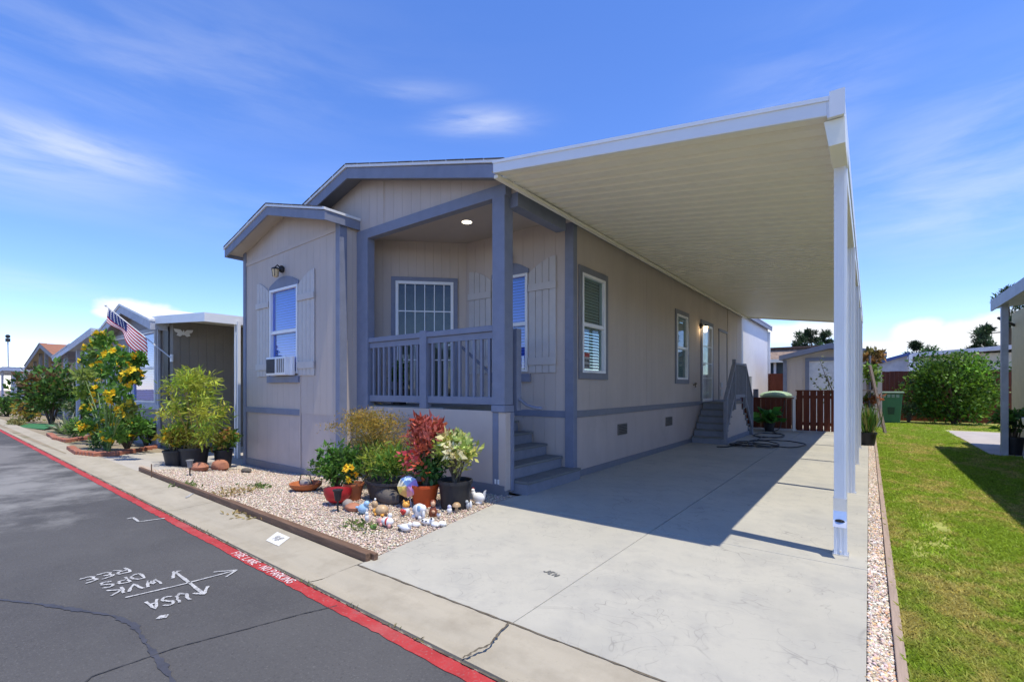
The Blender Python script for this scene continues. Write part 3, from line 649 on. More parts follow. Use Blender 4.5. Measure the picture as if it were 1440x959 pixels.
gable_roof(H, 'bay_roof', -10.22, bx, -6.66, bz - .1, .262, 4.0, YF + .02, .1, M_shingle, M_slate, M_soffit, M_dripedge, .18)
# side trims
box(XR, XR + .018, YR + .1, 17.72, .9, 1.0).build('side_band', M_slate_dark, H, bevel=.004)
box(XR - .004, XR + .014, YR + .1, 17.72, -.02, .1).build('side_baseboard', M_slate_dark, H)
box(XR - .1, XR - .0, YR - .02, YR, .9, 1.0).build('porch_wall_band', M_slate, H)
box(-5.0, XR - .1, YR - .016, YR, .9, 1.0).build('porch_wall_band', M_slate, H)
cbm = MB().box(XR - .12, XR + .024, YR - .026, YR, -.02, 3.8).box(XR, XR + .024, YR, YR + .09, -.02, 3.8); cbm.build('corner_board', M_slate, H, bevel=.004)
box(XR, XR + .03, YR + .09, 17.8, 3.78, 3.86).build('frieze_board', M_slate_dark, H)
box(XR, XR + .02, 22.88, 22.99, -.02, 3.8).build('corner_board', M_white, H)
box(XR, XR + .02, 15.62, 15.66, 1.0, 3.8).build('panel_batten', M_siding_plain, H)
for y in (9.0, 16.9): box(XR, XR + .003, y, y + .012, 1.0, 3.8).build('panel_batten', M_siding_plain, H)
# vents
for a, b in ((7.66, 8.03), (10.1, 10.48)):
    v = box(XR, XR + .02, a, b, .52, .71).build('foundation_vent', mat('vent_brown', (.17, .15, .13), .6), H)
    m2 = MB()
    for k in range(6): m2.box(XR + .02, XR + .026, a + .02, b - .02, .535 + k * .028, .549 + k * .028)
    m2.build('vent_grille', M_black, v)
# ---- windows. frame in a local (u along wall, w out of wall, z)
def window(parent, org, ud, wd, u0, u1, z0, z1, trim_m, trimw=.1, side=False, trim=True, blinds=True, sign=False, dark_low=True, glass=None):
    org = Vector(org); ud = Vector(ud); wd = Vector(wd)
    def B(mb, ua, ub, wa, wb, za, zb):
        q = [org + ud * ua + wd * wa, org + ud * ub + wd * wa, org + ud * ub + wd * wb, org + ud * ua + wd * wb]
        return mb.prism([(p.x, p.y, za) for p in q], (0, 0, zb - za))
    f = MB(); fw = .045
    B(f, u0, u1, -.07, .03, z0, z0 + fw); B(f, u0, u1, -.07, .03, z1 - fw, z1); B(f, u0, u0 + fw, -.07, .03, z0 + fw, z1 - fw); B(f, u1 - fw, u1, -.07, .03, z0 + fw, z1 - fw)
    zm = z0 + (z1 - z0) * .49; B(f, u0 + fw, u1 - fw, -.05, .015, zm - .03, zm + .03)
    W = f.build('window', M_white, parent, bevel=.004)
    g = MB(); B(g, u0 + fw, u1 - fw, -.024, -.02, zm + .03, z1 - fw); B(g, u0 + fw, u1 - fw, -.034, -.03, z0 + fw, zm - .03); g.build('glass', glass or (M_glass_side if side else M_glass), W)
    if blinds:
        b = MB(); z = z0 + fw + .02
        while z < z1 - fw:
            ta = .012
            p = [org + ud * (u0 + fw + .01) + wd * -.07, org + ud * (u1 - fw - .01) + wd * -.07]
            b.add([(p[0].x, p[0].y, z), (p[1].x, p[1].y, z), (p[1].x - wd.x * .012, p[1].y - wd.y * .012, z + .04), (p[0].x - wd.x * .012, p[0].y - wd.y * .012, z + .04)], [(0, 1, 2, 3)])
            z += .048
        b.build('blinds', M_blind, W)
    d = MB(); B(d, u0 - .05, u1 + .05, -.5, -.48, z0 - .05, z1 + .05); d.build('room_backing', M_dark, W)
    if trim:
        t = MB(); tw = trimw
        B(t, u0 - tw, u1 + tw, 0, .026, z0 - tw, z0 - .002); B(t, u0 - tw, u1 + tw, 0, .026, z1 + .002, z1 + tw); B(t, u0 - tw, u0 - .002, 0, .026, z0 - .002, z1 + .002); B(t, u1 + .002, u1 + tw, 0, .026, z0 - .002, z1 + .002)
        t.build('window_trim', trim_m, W, bevel=.004)
    if sign:
        s = MB(); B(s, u0 + .08, u0 + .3, -.018, -.015, z0 + .06, z0 + .32); s.build('window_sign', mat('sign_grey', (.38, .38, .36), .6), W)
        s = MB(); B(s, u0 + .09, u0 + .29, -.0145, -.013, z0 + .25, z0 + .31); s.build('sign_header', mat('sign_red', (.4, .06, .05), .6), W)
        s = MB()
        for k in range(2):
            for j in range(4): B(s, u0 + .1 + j * .047, u0 + .135 + j * .047, -.0145, -.013, z0 + .09 + k * .08, z0 + .135 + k * .08)
        s.build('sign_print', mat('sign_ink', (.1, .1, .1), .6), W)
    return W
window(H, (XR, 0, 0), (0, 1, 0), (1, 0, 0), W1[0], W1[1], W1[2], W1[3], M_slate_dark, .1, True, sign=True)
window(H, (XR, 0, 0), (0, 1, 0), (1, 0, 0), W2[0], W2[1], W2[2], W2[3], M_slate_dark, .1, True)
wP = window(H, (0, YR, 0), (1, 0, 0), (0, -1, 0), PW[0], PW[1], PW[2], PW[3], M_slate, trim=False)
wB = window(H, (0, YB, 0), (1, 0, 0), (0, -1, 0), BW[0], BW[1], BW[2], BW[3], M_slate, trim=False)
def shutter(parent, xa, xb, Y, z0, z1, outer_left, drop=.2):
    w = xb - xa; pts = [(xa, z0), (xb, z0)]
    top = []
    for k in range(9):
        t = k / 8; # t=0 inner, 1 outer
        top.append((t, z1 - drop * (1 - math.sin(t * PI / 2))))
    arr = [((xb - t * w) if outer_left else (xa + t * w), z) for t, z in top]
    arr = arr if outer_left else arr[::-1]
    poly = pts + arr
    mb = MB(); nb = 4; bw = w / nb
    # four boards, each clipped to the arc
    def zt_(x):
        t = ((xb - x) if outer_left else (x - xa)) / w; return z1 - drop * (1 - math.sin(min(1, max(0, t)) * PI / 2))
    for i in range(nb):
        a = xa + bw * i + .004; b = xa + bw * (i + 1) - .004
        top = [(a + (b - a) * k / 4) for k in range(5)]
        mb.prism([(a, Y - .006, z0), (b, Y - .006, z0)] + [(x, Y - .006, zt_(x)) for x in top[::-1]], (0, -.018, 0))
    s = mb.build('shutter', M_shutter, parent, bevel=.003)
    box(xa + .01, xb - .01, Y - .006, Y - .001, z0, z1 - drop).build('shutter_backing', mat('shutter_gap', (.12, .12, .13), .8), s)
    r = Boxes().box(xa - .01, xb + .01, Y - .046, Y - .024, z1 - .5, z1 - .39).box(xa - .01, xb + .01, Y - .046, Y - .024, z0 + .12, z0 + .24); each(r, 'shutter_batten', M_shutter, s, bevel=.003)
    return s
shutter(H, -9.5, -9.02, YB, 1.56, 3.36, True); shutter(H, -7.95, -7.44, YB, 1.56, 3.36, False)
shutter(H, -5.56, -5.06, YR, 1.58, 3.36, True); shutter(H, -4.28, -3.78, YR, 1.58, 3.36, False)
def header(xa, xb, Y, z0, rise):
    mb = MB(); c = (xa + xb) / 2; pts = [(xa, z0), (xb, z0)] + [(xb + (xa - xb) * k / 10, z0 + .06 + rise * math.sin(PI * k / 10)) for k in range(11)]
    mb.prism([(x, Y, z) for x, z in pts], (0, -.02, 0)); return mb.build('window_header', M_slate, H)
header(BW[0] - .02, BW[1] + .02, YB, BW[3] + .003, .14); header(PW[0] - .02, PW[1] + .02, YR, PW[3] + .003, .14)
box(BW[0] - .06, BW[1] + .06, YB - .05, YB, 1.44, 1.555).build('window_sill', M_slate, H, bevel=.004)
box(PW[0] - .04, PW[1] + .06, YR - .05, YR, 1.44, 1.57).build('window_sill', M_slate, H, bevel=.004)
# wall lamps
def lantern(p, wd, lit, s=1.0):
    p = Vector(p); wd = Vector(wd); b = MB().ball(p + wd * .02 * s, (.05 * s, .05 * s, .07 * s)); b.tube([p + wd * .02, p + wd * .1 * s + Vector((0, 0, .06 * s)), p + wd * .13 * s + Vector((0, 0, .02 * s))], .012 * s, 6)
    c = p + wd * .13 * s; b.lathe([(0, .03 * s), (.07 * s, -.01 * s), (.075 * s, -.025 * s), (.06 * s, -.025 * s)], c, 8)
    L_ = b.build('wall_lamp', M_blackmetal, H, True)
    MB().lathe([(.062 * s, -.028 * s), (.045 * s, -.15 * s), (.02 * s, -.17 * s), (0, -.17 * s)], c, 8).build('lamp_glass', M_lampglass if lit else M_lampoff, L_, False)
    cg = MB()
    for k in range(4):
        a = PI / 4 + k * PI / 2; cg.tube([c + Vector((math.cos(a) * .066 * s, math.sin(a) * .066 * s, -.02 * s)), c + Vector((math.cos(a) * .048 * s, math.sin(a) * .048 * s, -.155 * s))], .005 * s, 4)
    cg.build('lamp_cage', M_blackmetal, L_)
lantern((-8.5, YB - .02, 3.5), (0, -1, 0), False, 1.0); lantern((-4.66, YR - .02, 3.48), (0, -1, 0), False, .9); lantern((XR + .01, 12.68, 2.95), (1, 0, 0), True, 1.0)
# front door (white security grille over glass)
def grille(parent, fn, u0, u1, z0, z1, nb, hz, m_in, name, glass):
    """fn(u,z,w) -> point"""
    def B(mb, ua, ub, wa, wb, za, zb): mb.prism([fn(ua, za, wa), fn(ub, za, wa), fn(ub, za, wb), fn(ua, za, wb)], (0, 0, zb - za)); return mb
    f = MB(); fw = .05
    B(f, u0, u1, -.02, .03, z1 - fw, z1); B(f, u0, u1, -.02, .03, z0, z0 + fw * 1.6); B(f, u0, u0 + fw, -.02, .03, z0 + fw * 1.6, z1 - fw); B(f, u1 - fw, u1, -.02, .03, z0 + fw * 1.6, z1 - fw)
    D = f.build(name, M_white, parent, bevel=.003)
    g = MB()
    for i in range(1, nb): u = u0 + (u1 - u0) * i / nb; B(g, u - .007, u + .007, .004, .018, z0 + .08, z1 - fw)
    for z in hz: B(g, u0 + fw, u1 - fw, .019, .026, z - .01, z + .01)
    g.build('security_bar', M_white, D)
    gl = MB(); B(gl, u0 + fw, u1 - fw, -.012, -.008, z0 + .08, z1 - fw); gl.build('door_glass', glass, D)
    k = MB().ball(fn(u0 + .08, (z0 + z1) / 2 - .05, .05), .028, 10, 6); k.build('handle', M_alu, D, True)
    b = MB(); B(b, u0 - .05, u1 + .05, -.62, -.6, z0 - .05, z1 + .05); b.build('room_backing', m_in, D)
    return D
fd = grille(H, lambda u, z, w: dw(u, z, w), t0 + .004, t1 - .004, DZ0, DZ1, 6, (DZ0 + .75, DZ1 - .52), mat('hall_interior', (.42, .37, .33), .9), 'front_door', M_glass_side)
mb = MB(); tw = .07
dwall(mb, t0 - tw, t0, DZ0, DZ1, 0, .03); dwall(mb, t1, t1 + tw, DZ0, DZ1, 0, .03); dwall(mb, t0 - tw, t1 + tw, DZ1, DZ1 + tw, 0, .03); mb.build('door_trim', M_slate, H, bevel=.004)
sd = grille(H, lambda u, z, w: Vector((XR + w, u, z)), SD[0], SD[1], SD[2], SD[3], 8, (1.6, 2.0, 2.45), mat('door_panel', (.6, .58, .54), .6), 'side_door', M_glass_side)
mb = MB().box(XR, XR + .03, SD[0] - .1, SD[0] - .002, SD[2] - .02, SD[3] + .1).box(XR, XR + .03, SD[1] + .002, SD[1] + .1, SD[2] - .02, SD[3] + .1).box(XR, XR + .03, SD[0] - .002, SD[1] + .002, SD[3] + .002, SD[3] + .1); mb.build('door_trim', M_slate_dark, H, bevel=.004)
mb = MB().box(XR, XR + .02, 14.58, 14.62, 1.0, 3.0).box(XR, XR + .02, 15.5, 15.54, 1.0, 3.0).box(XR, XR + .03, 14.55, 15.57, 3.0, 3.07); mb.build('utility_door_frame', M_slate_dark, H)
box(XR, XR + .012, 14.63, 15.49, 1.0, 2.98).build('utility_door', M_siding_plain, H)
mb = MB().box(XR + .012, XR + .03, 14.75, 14.95, 1.1, 1.3).box(XR + .012, XR + .03, 14.75, 14.95, 1.36, 1.5).box(XR, XR + .14, 18.6, 18.75, 1.3, 1.75); mb.build('utility_box', mat('grey_enamel', (.45, .45, .45), .5), H)
mb = MB().tube([(XR + .06, 18.67, 1.3), (XR + .06, 18.67, .4)], .02, 8); mb.build('conduit', mat('grey_conduit', (.4, .4, .4), .5), H)
mb = MB().tube([(XR, 12.1, 1.42), (XR + .06, 12.1, 1.42), (XR + .06, 12.1, 1.36)], .015, 6).ball((XR + .06, 12.1, 1.45), .035, 8, 5); mb.build('water_tap', mat('tap_metal', (.2, .17, .12), .4, metal=.6), H)
mb = MB().box(XR + .03, XR + .1, 22.9, 22.98, 0, 3.75); mb.build('rear_downspout', M_white, H)
# chandelier inside the door
ch = dw((t0 + t1) / 2, 2.25, -.35)
mb = MB().tube([ch + Vector((0, 0, .9)), ch], .006, 5).lathe([(0, -.12), (.1, -.1), (.12, -.04), (.05, .0), (.01, .05)], ch, 14)
bl = MB()
for k in range(6):
    a = k * PI / 3; e = ch + Vector((math.cos(a) * .3, math.sin(a) * .12, .06)); mb.tube([ch, ch + Vector((math.cos(a) * .2, math.sin(a) * .08, -.05)), e], .008, 5); bl.lathe([(.02, 0), (.022, .03), (0, .09)], e, 8)
c_ = mb.build('chandelier', mat('brass_dark', (.2, .12, .07), .4, metal=.5), fd, True)
# railing on the porch front
def railing(parent, a, b, z0, z1, n, m, mid=False, bw=.036, y_off=0):
    a = Vector(a); b = Vector(b); up = Vector((0, 0, 1))
    t = MB().beam(a + up * z1, b + up * z1, .1, .075); R = t.build('railing', m, parent, bevel=.005)
    MB().beam(a + up * (z1 - .085), b + up * (z1 - .085), .045, .085).build('rail_under', m, R)
    MB().beam(a + up * z0, b + up * z0, .05, .1).build('bottom_rail', m, R, bevel=.004)
    for i in range(n):
        p = a.lerp(b, (i + .7) / (n + .4)); MB().box(p.x - bw / 2, p.x + bw / 2, p.y - bw / 2, p.y + bw / 2, z0 + .05, z1 - .12).build('baluster', m, R)
    return R
R1 = railing(H, (-6.42, YF + .045, 0), (-5.2, YF + .045, 0), 1.18, 2.11, 9, M_slate)
R2 = railing(H, (-5.06, YF + .045, 0), (-3.82, YF + .045, 0), 1.18, 2.11, 9, M_slate)
MB().box(-5.2, -5.06, YF - .01, YF + .11, 1.05, 2.17).build('rail_post', M_slate, H, bevel=.006)
MB().box(-3.74, -3.64, YF + .27, YF + .37, 1.05, 2.12).build('stair_newel', M_slate, H, bevel=.006)
mb = MB().tube([(-4.7, YF + .33, 1.95), (-3.8, YF + .33, 1.3), (-3.5, YF + .3, 1.12), (-3.36, YF + .3, 1.09), (-3.27, YF + .3, 1.09)], .022, 8); mb.build('handrail', M_slate, H, True)
# porch steps
mb = Boxes(); rs = MB()
for i in range(6):
    xf = -3.4 - .27 * i; zt_ = .165 * (i + 1)
    mb.box(xf - .31, xf + .015, 4.8, 6.07 if i else 6.15, zt_ - .035, zt_); rs.box(xf - .03, xf, 4.81, 6.06 if i else 6.14, zt_ - .165, zt_ - .037)
rs.box(-3.72, -3.402, 4.8, 4.825, 0, .128)
S = rs.build('porch_steps', M_stair, H); each(mb, 'step_tread', M_tread, S, bevel=.006)
mb = MB().box(-4.8, -3.64, 4.762, 4.797, .02, .97); mb.build('stair_side_panel', M_siding_plain, S)
# electrics on bay: sun strip post
# ================================================================== AIR CONDITIONER
ac = thing('air_conditioner', 'white window air conditioner jutting out under the bay window sash', 'air conditioner', (-8.5, YB - .2, 1.6))
x0, x1, z0, z1 = -8.8, -7.99, 1.57, 1.9
MB().box(x0, x1 - .12, YB - .18, YB - .036, z0, z1).build('casing', M_white, ac, bevel=.015)
box(x0 + .03, x0 + .33, YB - .188, YB - .181, z0 + .04, z1 - .04).build('coil_grille', mat('coil_dark', (.07, .07, .08), .6, groove=('z', .02, .2, 1)), ac)
box(x0 + .39, x1 - .15, YB - .188, YB - .181, z0 + .05, z1 - .04).build('vent_panel', mat('vent_tan', (.3, .28, .26), .6, groove=('x', .03, .2, 1)), ac)
mb = MB(); [mb.box(x0 + .41 + k * .075, x0 + .42 + k * .075, YB - .196, YB - .189, z0 + .05, z1 - .04) for k in range(4)]; mb.build('louvre', M_white, ac)
box(x1 - .118, x1 - .02, YB - .1, YB - .055, z0, z1).build('side_curtain', M_white, ac)
# ================================================================== CARPORT
C = thing('carport', 'white metal carport awning on slim posts along the driveway side', 'carport', (-1.7, 4.1, 0))
CY0, CY1 = 4.07, 17.8; CX0, CX1 = -3.40, -.24
def cz(x): return 3.785 + (3.33 - 3.785) * (x - CX0) / (CX1 - CX0)
mb = MB(); prof = []; y = CY0 + .03; per = .2032
while y < CY1 - .02:
    prof += [(y, 0), (y + .125, 0), (y + .145, .042), (y + .185, .042)]; y += per
prof.append((CY1 - .02, 0)); xs_ = [CX0, (CX0 + CX1) / 2, CX1]; n = len(prof)
for th in (0, .012):
    for x in xs_:
        for (py, pz) in prof: mb.v.append((x, py, cz(x) + pz + th))
for b in (0, 3):
    for j in range(2):
        for i in range(n - 1): q = (b + j) * n + i; mb.f.append((q, q + 1, q + n + 1, q + n) if b else (q + n, q + n + 1, q + 1, q))
for i in range(n - 1): mb.f.append((i, i + 1, 3 * n + i + 1, 3 * n + i)); q = 2 * n + i; mb.f.append((q + 1, q, 3 * n + q, 3 * n + q + 1))
mb.build('roof_panel', M_cream, C)
def slopebar(y0, y1, dz0, dz1, xa, xb): return MB().prism([(xa, y0, cz(xa) + dz0), (xb, y0, cz(xb) + dz0), (xb, y0, cz(xb) + dz1), (xa, y0, cz(xa) + dz1)], (0, y1 - y0, 0))
slopebar(CY0, CY0 + .028, -.024, .105, CX0 + .04, CX1).build('front_fascia', M_whitemetal, C, bevel=.006)
slopebar(CY0 - .012, CY0, .08, .111, CX0 + .04, CX1 + .01).build('fascia_lip', M_whitemetal, C)
slopebar(CY1 - .03, CY1, -.04, .115, CX0 + .04, CX1).build('rear_fascia', M_cream, C)
zb = cz(CX1)
mb = MB().box(CX1, CX1 + .012, CY0, CY1, zb - .04, zb + .115).box(CX1 + .012, CX1 + .09, CY0, CY1, zb - .04, zb - .028).box(CX1 + .09, CX1 + .1, CY0, CY1, zb - .04, zb + .135); mb.build('gutter', M_whitemetal, C)
mb = MB().box(CX1 + .013, CX1 + .106, CY0 - .008, CY0 + .0, zb - .045, zb + .14); mb.build('gutter_end_cap', M_whitemetal, C)
mb = MB().box(-.232, -.15, CY0 + .06, CY1 - .06, zb - .19, zb - .045); mb.build('support_beam', M_cream, C, bevel=.004)
mb = MB().prism([(-.262, CY0 + .04, zb - .045), (-.138, CY0 + .04, zb - .045), (-.134, CY0 + .04, zb - .23), (-.232, CY0 + .04, zb - .23)], (0, .5, 0)); mb.build('beam_bracket', M_cream, C)
box(-3.385, -3.33, CY0 + .05, 17.75, 3.715, 3.752).build('wall_hanger', M_cream, C)
pm = MB(); hw = .043
pr = [(-hw, -hw), (-.025, -hw), (-.02, -hw + .009), (-.008, -hw + .009), (-.004, -hw), (.004, -hw), (.008, -hw + .009), (.02, -hw + .009), (.025, -hw), (hw, -hw), (hw, -.02), (hw - .008, -.015), (hw - .008, .015), (hw, .02), (hw, hw), (-hw, hw), (-hw, .02), (-hw + .008, .015), (-hw + .008, -.015), (-hw, -.02)]
for k, yp in enumerate((4.65, 7.46, 10.3, 13.1, 15.9)):
    pm = MB().prism([(-.183 + a, yp + b, .01) for a, b in pr], (0, 0, zb - .2)); po = pm.build('post', M_whitemetal, C)
    mb = MB().box(-.183 - .055, -.183 + .055, yp - .055, yp + .055, .003, .012); mb.build('base_plate', M_alu, po)
    MB().lathe([(.01, 0), (.01, .012), (0, .014)], (-.183, yp - .05, .03), 6).build('bolt', M_alu, po)
dsx, dsy = -.183, 4.65 - .043
mb = MB().box(dsx - .04, dsx + .04, dsy - .062, dsy - .002, .42, zb - .1); [mb.box(dsx + a - .003, dsx + a + .003, dsy - .066, dsy - .06, .47, zb - .1) for a in (-.028, -.014, 0, .014, .028)]; ds = mb.build('downspout', M_whitemetal, C)
mb = MB().prism([(dsx - .046, dsy - .068, .46), (dsx + .046, dsy - .068, .46), (dsx + .046, dsy - .001, .46), (dsx - .046, dsy - .001, .46)], (0, 0, .012)); mb.build('downspout_band', M_alu, ds)
el = MB(); pth = [(dsy - .03, .46), (dsy - .034, .38), (dsy - .06, .32), (dsy - .1, .28)]
ring = []
for (yy_, zz_), nrm in zip(pth, [(1, 0), (.98, .2), (.85, .5), (.7, .7)]):
    for sx, sn in ((-.044, -.034), (.044, -.034), (.044, .034), (-.044, .034)): ring.append((dsx + sx, yy_ + nrm[0] * sn, zz_ + nrm[1] * sn))
el.add(ring, [(4 * i + k, 4 * i + (k + 1) % 4, 4 * i + 4 + (k + 1) % 4, 4 * i + 4 + k) for i in range(3) for k in range(4)]); o = el.build('elbow', M_alu, ds)
sm_ = o.modifiers.new('Solid', 'SOLIDIFY'); sm_.thickness = .004
mb = MB().ball((dsx, dsy - .086, .292), (.036, .012, .032), 14, 8, ('X', .78)); mb.build('spout_opening', M_black, ds, True)
# ================================================================== SIDE STEPS
T = thing('side_steps', 'grey wooden steps with handrails leading to the side door', 'steps', (-3.1, 13.3, 0))
sx0, sx1 = -3.47, -2.74; fy, ly0, ly1, by = 11.88, 12.85, 14.0, 15.0; nz = 6; rise = .96 / nz
tr = Boxes(); ri = Boxes()
for i in range(nz - 1):
    for (sgn, yb) in ((1, fy), (-1, by)):
        L0 = (ly0 - fy) / (nz - 1) if sgn > 0 else (by - ly1) / (nz - 1); y0 = yb + sgn * L0 * i; zt_ = rise * (i + 1)
        tr.box(sx0, sx1 + .02, y0 - sgn * .02, y0 + sgn * (L0 + .03), zt_ - .035, zt_); ri.box(sx0, sx1, y0, y0 + sgn * .025, zt_ - rise, zt_ - .037)
tr.box(sx0, sx1 + .02, ly0 - .02, ly1 + .02, .925, .96); ri.box(sx0, sx1, ly0, ly0 + .025, .8, .923)
each(tr, 'step_tread', M_tread, T, bevel=.005); each(ri, 'riser', M_stair, T)
sk = [(sx1 - .03, fy + .03, 0)]
poly = [(fy + .03, 0)]
for i in range(nz - 1):
    L0 = (ly0 - fy) / (nz - 1); poly += [(fy + .03 + L0 * i, rise * (i + 1) - .04), (fy + .03 + L0 * (i + 1), rise * (i + 1) - .04)]
poly += [(ly0 + .03, .92), (ly1 - .03, .92)]
for i in range(nz - 1, 0, -1):
    L0 = (by - ly1) / (nz - 1); poly += [(by - .03 - L0 * i, rise * i - .04), (by - .03 - L0 * (i - 1), rise * i - .04)]
poly += [(by - .03, 0)]
MB().prism([(sx1 - .04, a, b) for a, b in poly], (.02, 0, 0)).build('side_panel', M_siding_plain, T)
box(sx1 - .02, sx1 - .002, fy + .06, by - .06, 0, .12).build('base_trim', M_stair, T)
xr_ = sx1 - .0
for (yy_, z_a, z_b) in ((fy + .02, 0, 1.05), (ly0 - .05, .8, 2.06), (ly1 + .05, .8, 2.0), (by - .02, 0, 1.05)):
    MB().box(xr_, xr_ + .08, yy_ - .04, yy_ + .04, z_a, z_b).build('newel_post', M_stair, T, bevel=.005)
def srail(ya, za, yb, zb_, n):
    t = MB().beam((xr_ + .04, ya, za), (xr_ + .04, yb, zb_), .09, .05); Rr = t.build('handrail', M_stair, T, bevel=.004)
    MB().beam((xr_ + .04, ya, za - .82), (xr_ + .04, yb, zb_ - .82), .04, .08).build('bottom_rail', M_stair, Rr)
    for i in range(n):
        q = (i + .5) / n; y = ya + (yb - ya) * q; z = za + (zb_ - za) * q; MB().box(xr_ + .022, xr_ + .058, y - .018, y + .018, z - .78, z - .02).build('baluster', M_stair, Rr)
srail(fy, 1.05, ly0 - .08, 1.93, 6); srail(ly0 - .02, 1.95, ly1 + .02, 1.95, 8); srail(ly1 + .08, 1.93, by, 1.05, 6)
# ================================================================== HOSE
pts = []
def loop(cx_, cy_, rx_, ry_, n_, z, ph=0, turns=1.0):
    for i in range(int(n_ * turns)):
        a = ph + 2 * PI * i / n_; pts.append((cx_ + rx_ * math.cos(a) + random.uniform(-.02, .02), cy_ + ry_ * math.sin(a) + random.uniform(-.03, .03), z + random.uniform(0, .02)))
hp = [(1008, 628), (1022, 628), (1032, 626), (1043, 624)]
for p in hp: q = gnd(*p, .02); pts.append(tuple(q))
loop(-2.35, 11.9, .22, .35, 14, .03, 3.4, 3.2); loop(-2.1, 12.2, .45, .6, 18, .035, 3.0, 1.6)
loop(-1.75, 12.6, .6, .75, 22, .03, 3.6, 1.1); loop(-2.2, 14.6, .35, .7, 16, .03, 4.5, 2.6)
for p in ((-2.3, 16.2, .03), (-2.2, 16.6, .1), (-2.15, 16.8, .5), (-2.1, 16.85, .95)): pts.append(p)
# smooth with catmull-rom
def smooth(P, k=4):
    out = []; P = [Vector(p) for p in P]
    for i in range(len(P) - 1):
        p0, p1, p2, p3 = P[max(0, i - 1)], P[i], P[i + 1], P[min(len(P) - 1, i + 2)]
        for j in range(k):
            t = j / k; out.append(.5 * ((2 * p1) + (p2 - p0) * t + (2 * p0 - 5 * p1 + 4 * p2 - p3) * t * t + (3 * p1 - p0 - 3 * p2 + p3) * t ** 3))
    return out + [P[-1]]
tag(MB().tube(smooth(pts), .014, 6).build('garden_hose', M_hose, smooth=True, loc=(-2.3, 12.3, 0)), 'dark garden hose lying in loose coils on the driveway', 'hose')
# ================================================================== FENCE, GATE, SHED, BACK
F = thing('low_fence', 'low dark redwood board fence between the house and the gate', 'fence', (-2.7, 17, 0))
mb = MB(); y = -3.36
while y < -1.9: mb.box(y, y + .138, 17.0, 17.02, .06, 1.0 + random.uniform(-.004, .004)); y += .143
mb.build('board', M_redwood, F); MB().box(-3.4, -1.86, 16.97, 17.05, 1.0, 1.035).build('cap_rail', M_redwood, F)
MB().box(-1.9, -1.82, 16.98, 17.06, 0, 1.1).build('fence_post', M_white, F)
Gt = thing('wooden_gate', 'taller redwood gate with gaps between its upright boards', 'gate', (-1.2, 17, 0))
x = -1.79
while x < -.3: MB().box(x, x + .158, 16.98, 17.0, .03, 1.24).build('board', M_redwood, Gt); x += .177
mb = MB().box(-1.8, -.3, 17.0, 17.04, .2, .29).box(-1.8, -.3, 17.0, 17.04, 1.02, 1.11); mb.build('cross_rail', M_redwood, Gt); MB().box(-1.82, -.28, 16.96, 17.04, 1.241, 1.275).build('cap_rail', M_redwood, Gt)
# shed
Sh = thing('garden_shed', 'tan garden shed with slate blue trim and a white roll up door', 'shed', (-1.1, 20.2, 0))
wall = MB(); shx0, shx1, shr = -2.52, .35, -1.08
wall_y(wall, 20, shx0, shx1, 0, 2.38, [(-1.72, -.3, .02, 2.3)]); wall.prism([(shx0, 20, 2.38), (shx1, 20, 2.38), (shr, 20, 2.7)], (0, .1, 0)); wall.box(shx0, shx0 + .1, 20.1, 22.5, 0, 2.38).box(shx1 - .1, shx1, 20.1, 22.5, 0, 2.38); wall.build('wall', M_siding, Sh)
mb = MB().prism([(shx0 - .12, 19.75, 2.36), (shr, 19.75, 2.72), (shx1 + .12, 19.75, 2.36), (shx1 + .12, 19.75, 2.52), (shr, 19.75, 2.9), (shx0 - .12, 19.75, 2.52)], (0, 2.9, 0)); rf = mb.build('roof', M_slate, Sh)
mb = MB().box(-1.84, -1.72, 19.97, 20, 0, 2.42).box(-.3, -.18, 19.97, 20, 0, 2.42).box(-1.72, -.3, 19.97, 20, 2.3, 2.42).box(shx0 - .02, shx0 + .1, 19.97, 20, 0, 2.36); mb.build('trim', M_slate, Sh)
box(-1.72, -.3, 20.03, 20.06, .02, 2.3).build('roll_up_door', mat('roller_door', (.75, .75, .78), .5, groove=('z', .09, .1, .8)), Sh)
# air conditioning condenser with cover, pipe
cc = thing('covered_cooler', 'grey utility cooler with a pale green cover behind the low fence', 'cooler', (-2.6, 18.3, 0))
MB().box(-2.95, -2.2, 18.0, 18.7, 0, 1.0).build('cabinet', mat('cooler_grey', (.4, .42, .4), .6), cc, bevel=.03)
MB().ball((-2.55, 18.3, 1.08), (.5, .42, .16), 16, 8).build('cover', mat('green_cover', (.3, .42, .26), .6, .2, 5), cc, True)
MB().box(-3.12, -2.98, 17.6, 17.74, 0, 1.3).build('standpipe', M_slate_dark, cc)
# ================================================================== house seen above the shed
B1 = thing('brown_roof_house', 'house with brown shingled mansard front behind the shed', 'house', (-4, 27, 0))
p = lambda a, b: onY(a, b, 27)
x0, x1 = p(1040, 0).x, p(1158, 0).x
box(x0, x1, 27, 33, 0, 2.75).build('wall', mat('beige_wall', (.5, .44, .36), .8), B1)
MB().prism([(x0 - .2, 26.6, 2.75), (x1 + .2, 26.6, 2.75), (x1 + .2, 27.1, 3.3), (x0 - .2, 27.1, 3.3)], (0, .2, .0)).build('roof', mat('wood_shake', (.3, .22, .17), .9, .35, 9, .6, 30), B1)
MB().box(x0 - .25, x1 + .25, 26.95, 30, 3.3, 3.38).build('roof_cap', mat('brown_cap', (.16, .1, .07), .8), B1)
MB().box(x0 - .2, x1 + .2, 26.6, 26.7, 2.6, 2.76).build('fascia', M_cream, B1)
a = p(1080, 505); b = p(1106, 527)
w = MB().box(a.x - .1, b.x, 26.94, 27, b.z - .05, a.z + .05).build('window', M_white, B1)
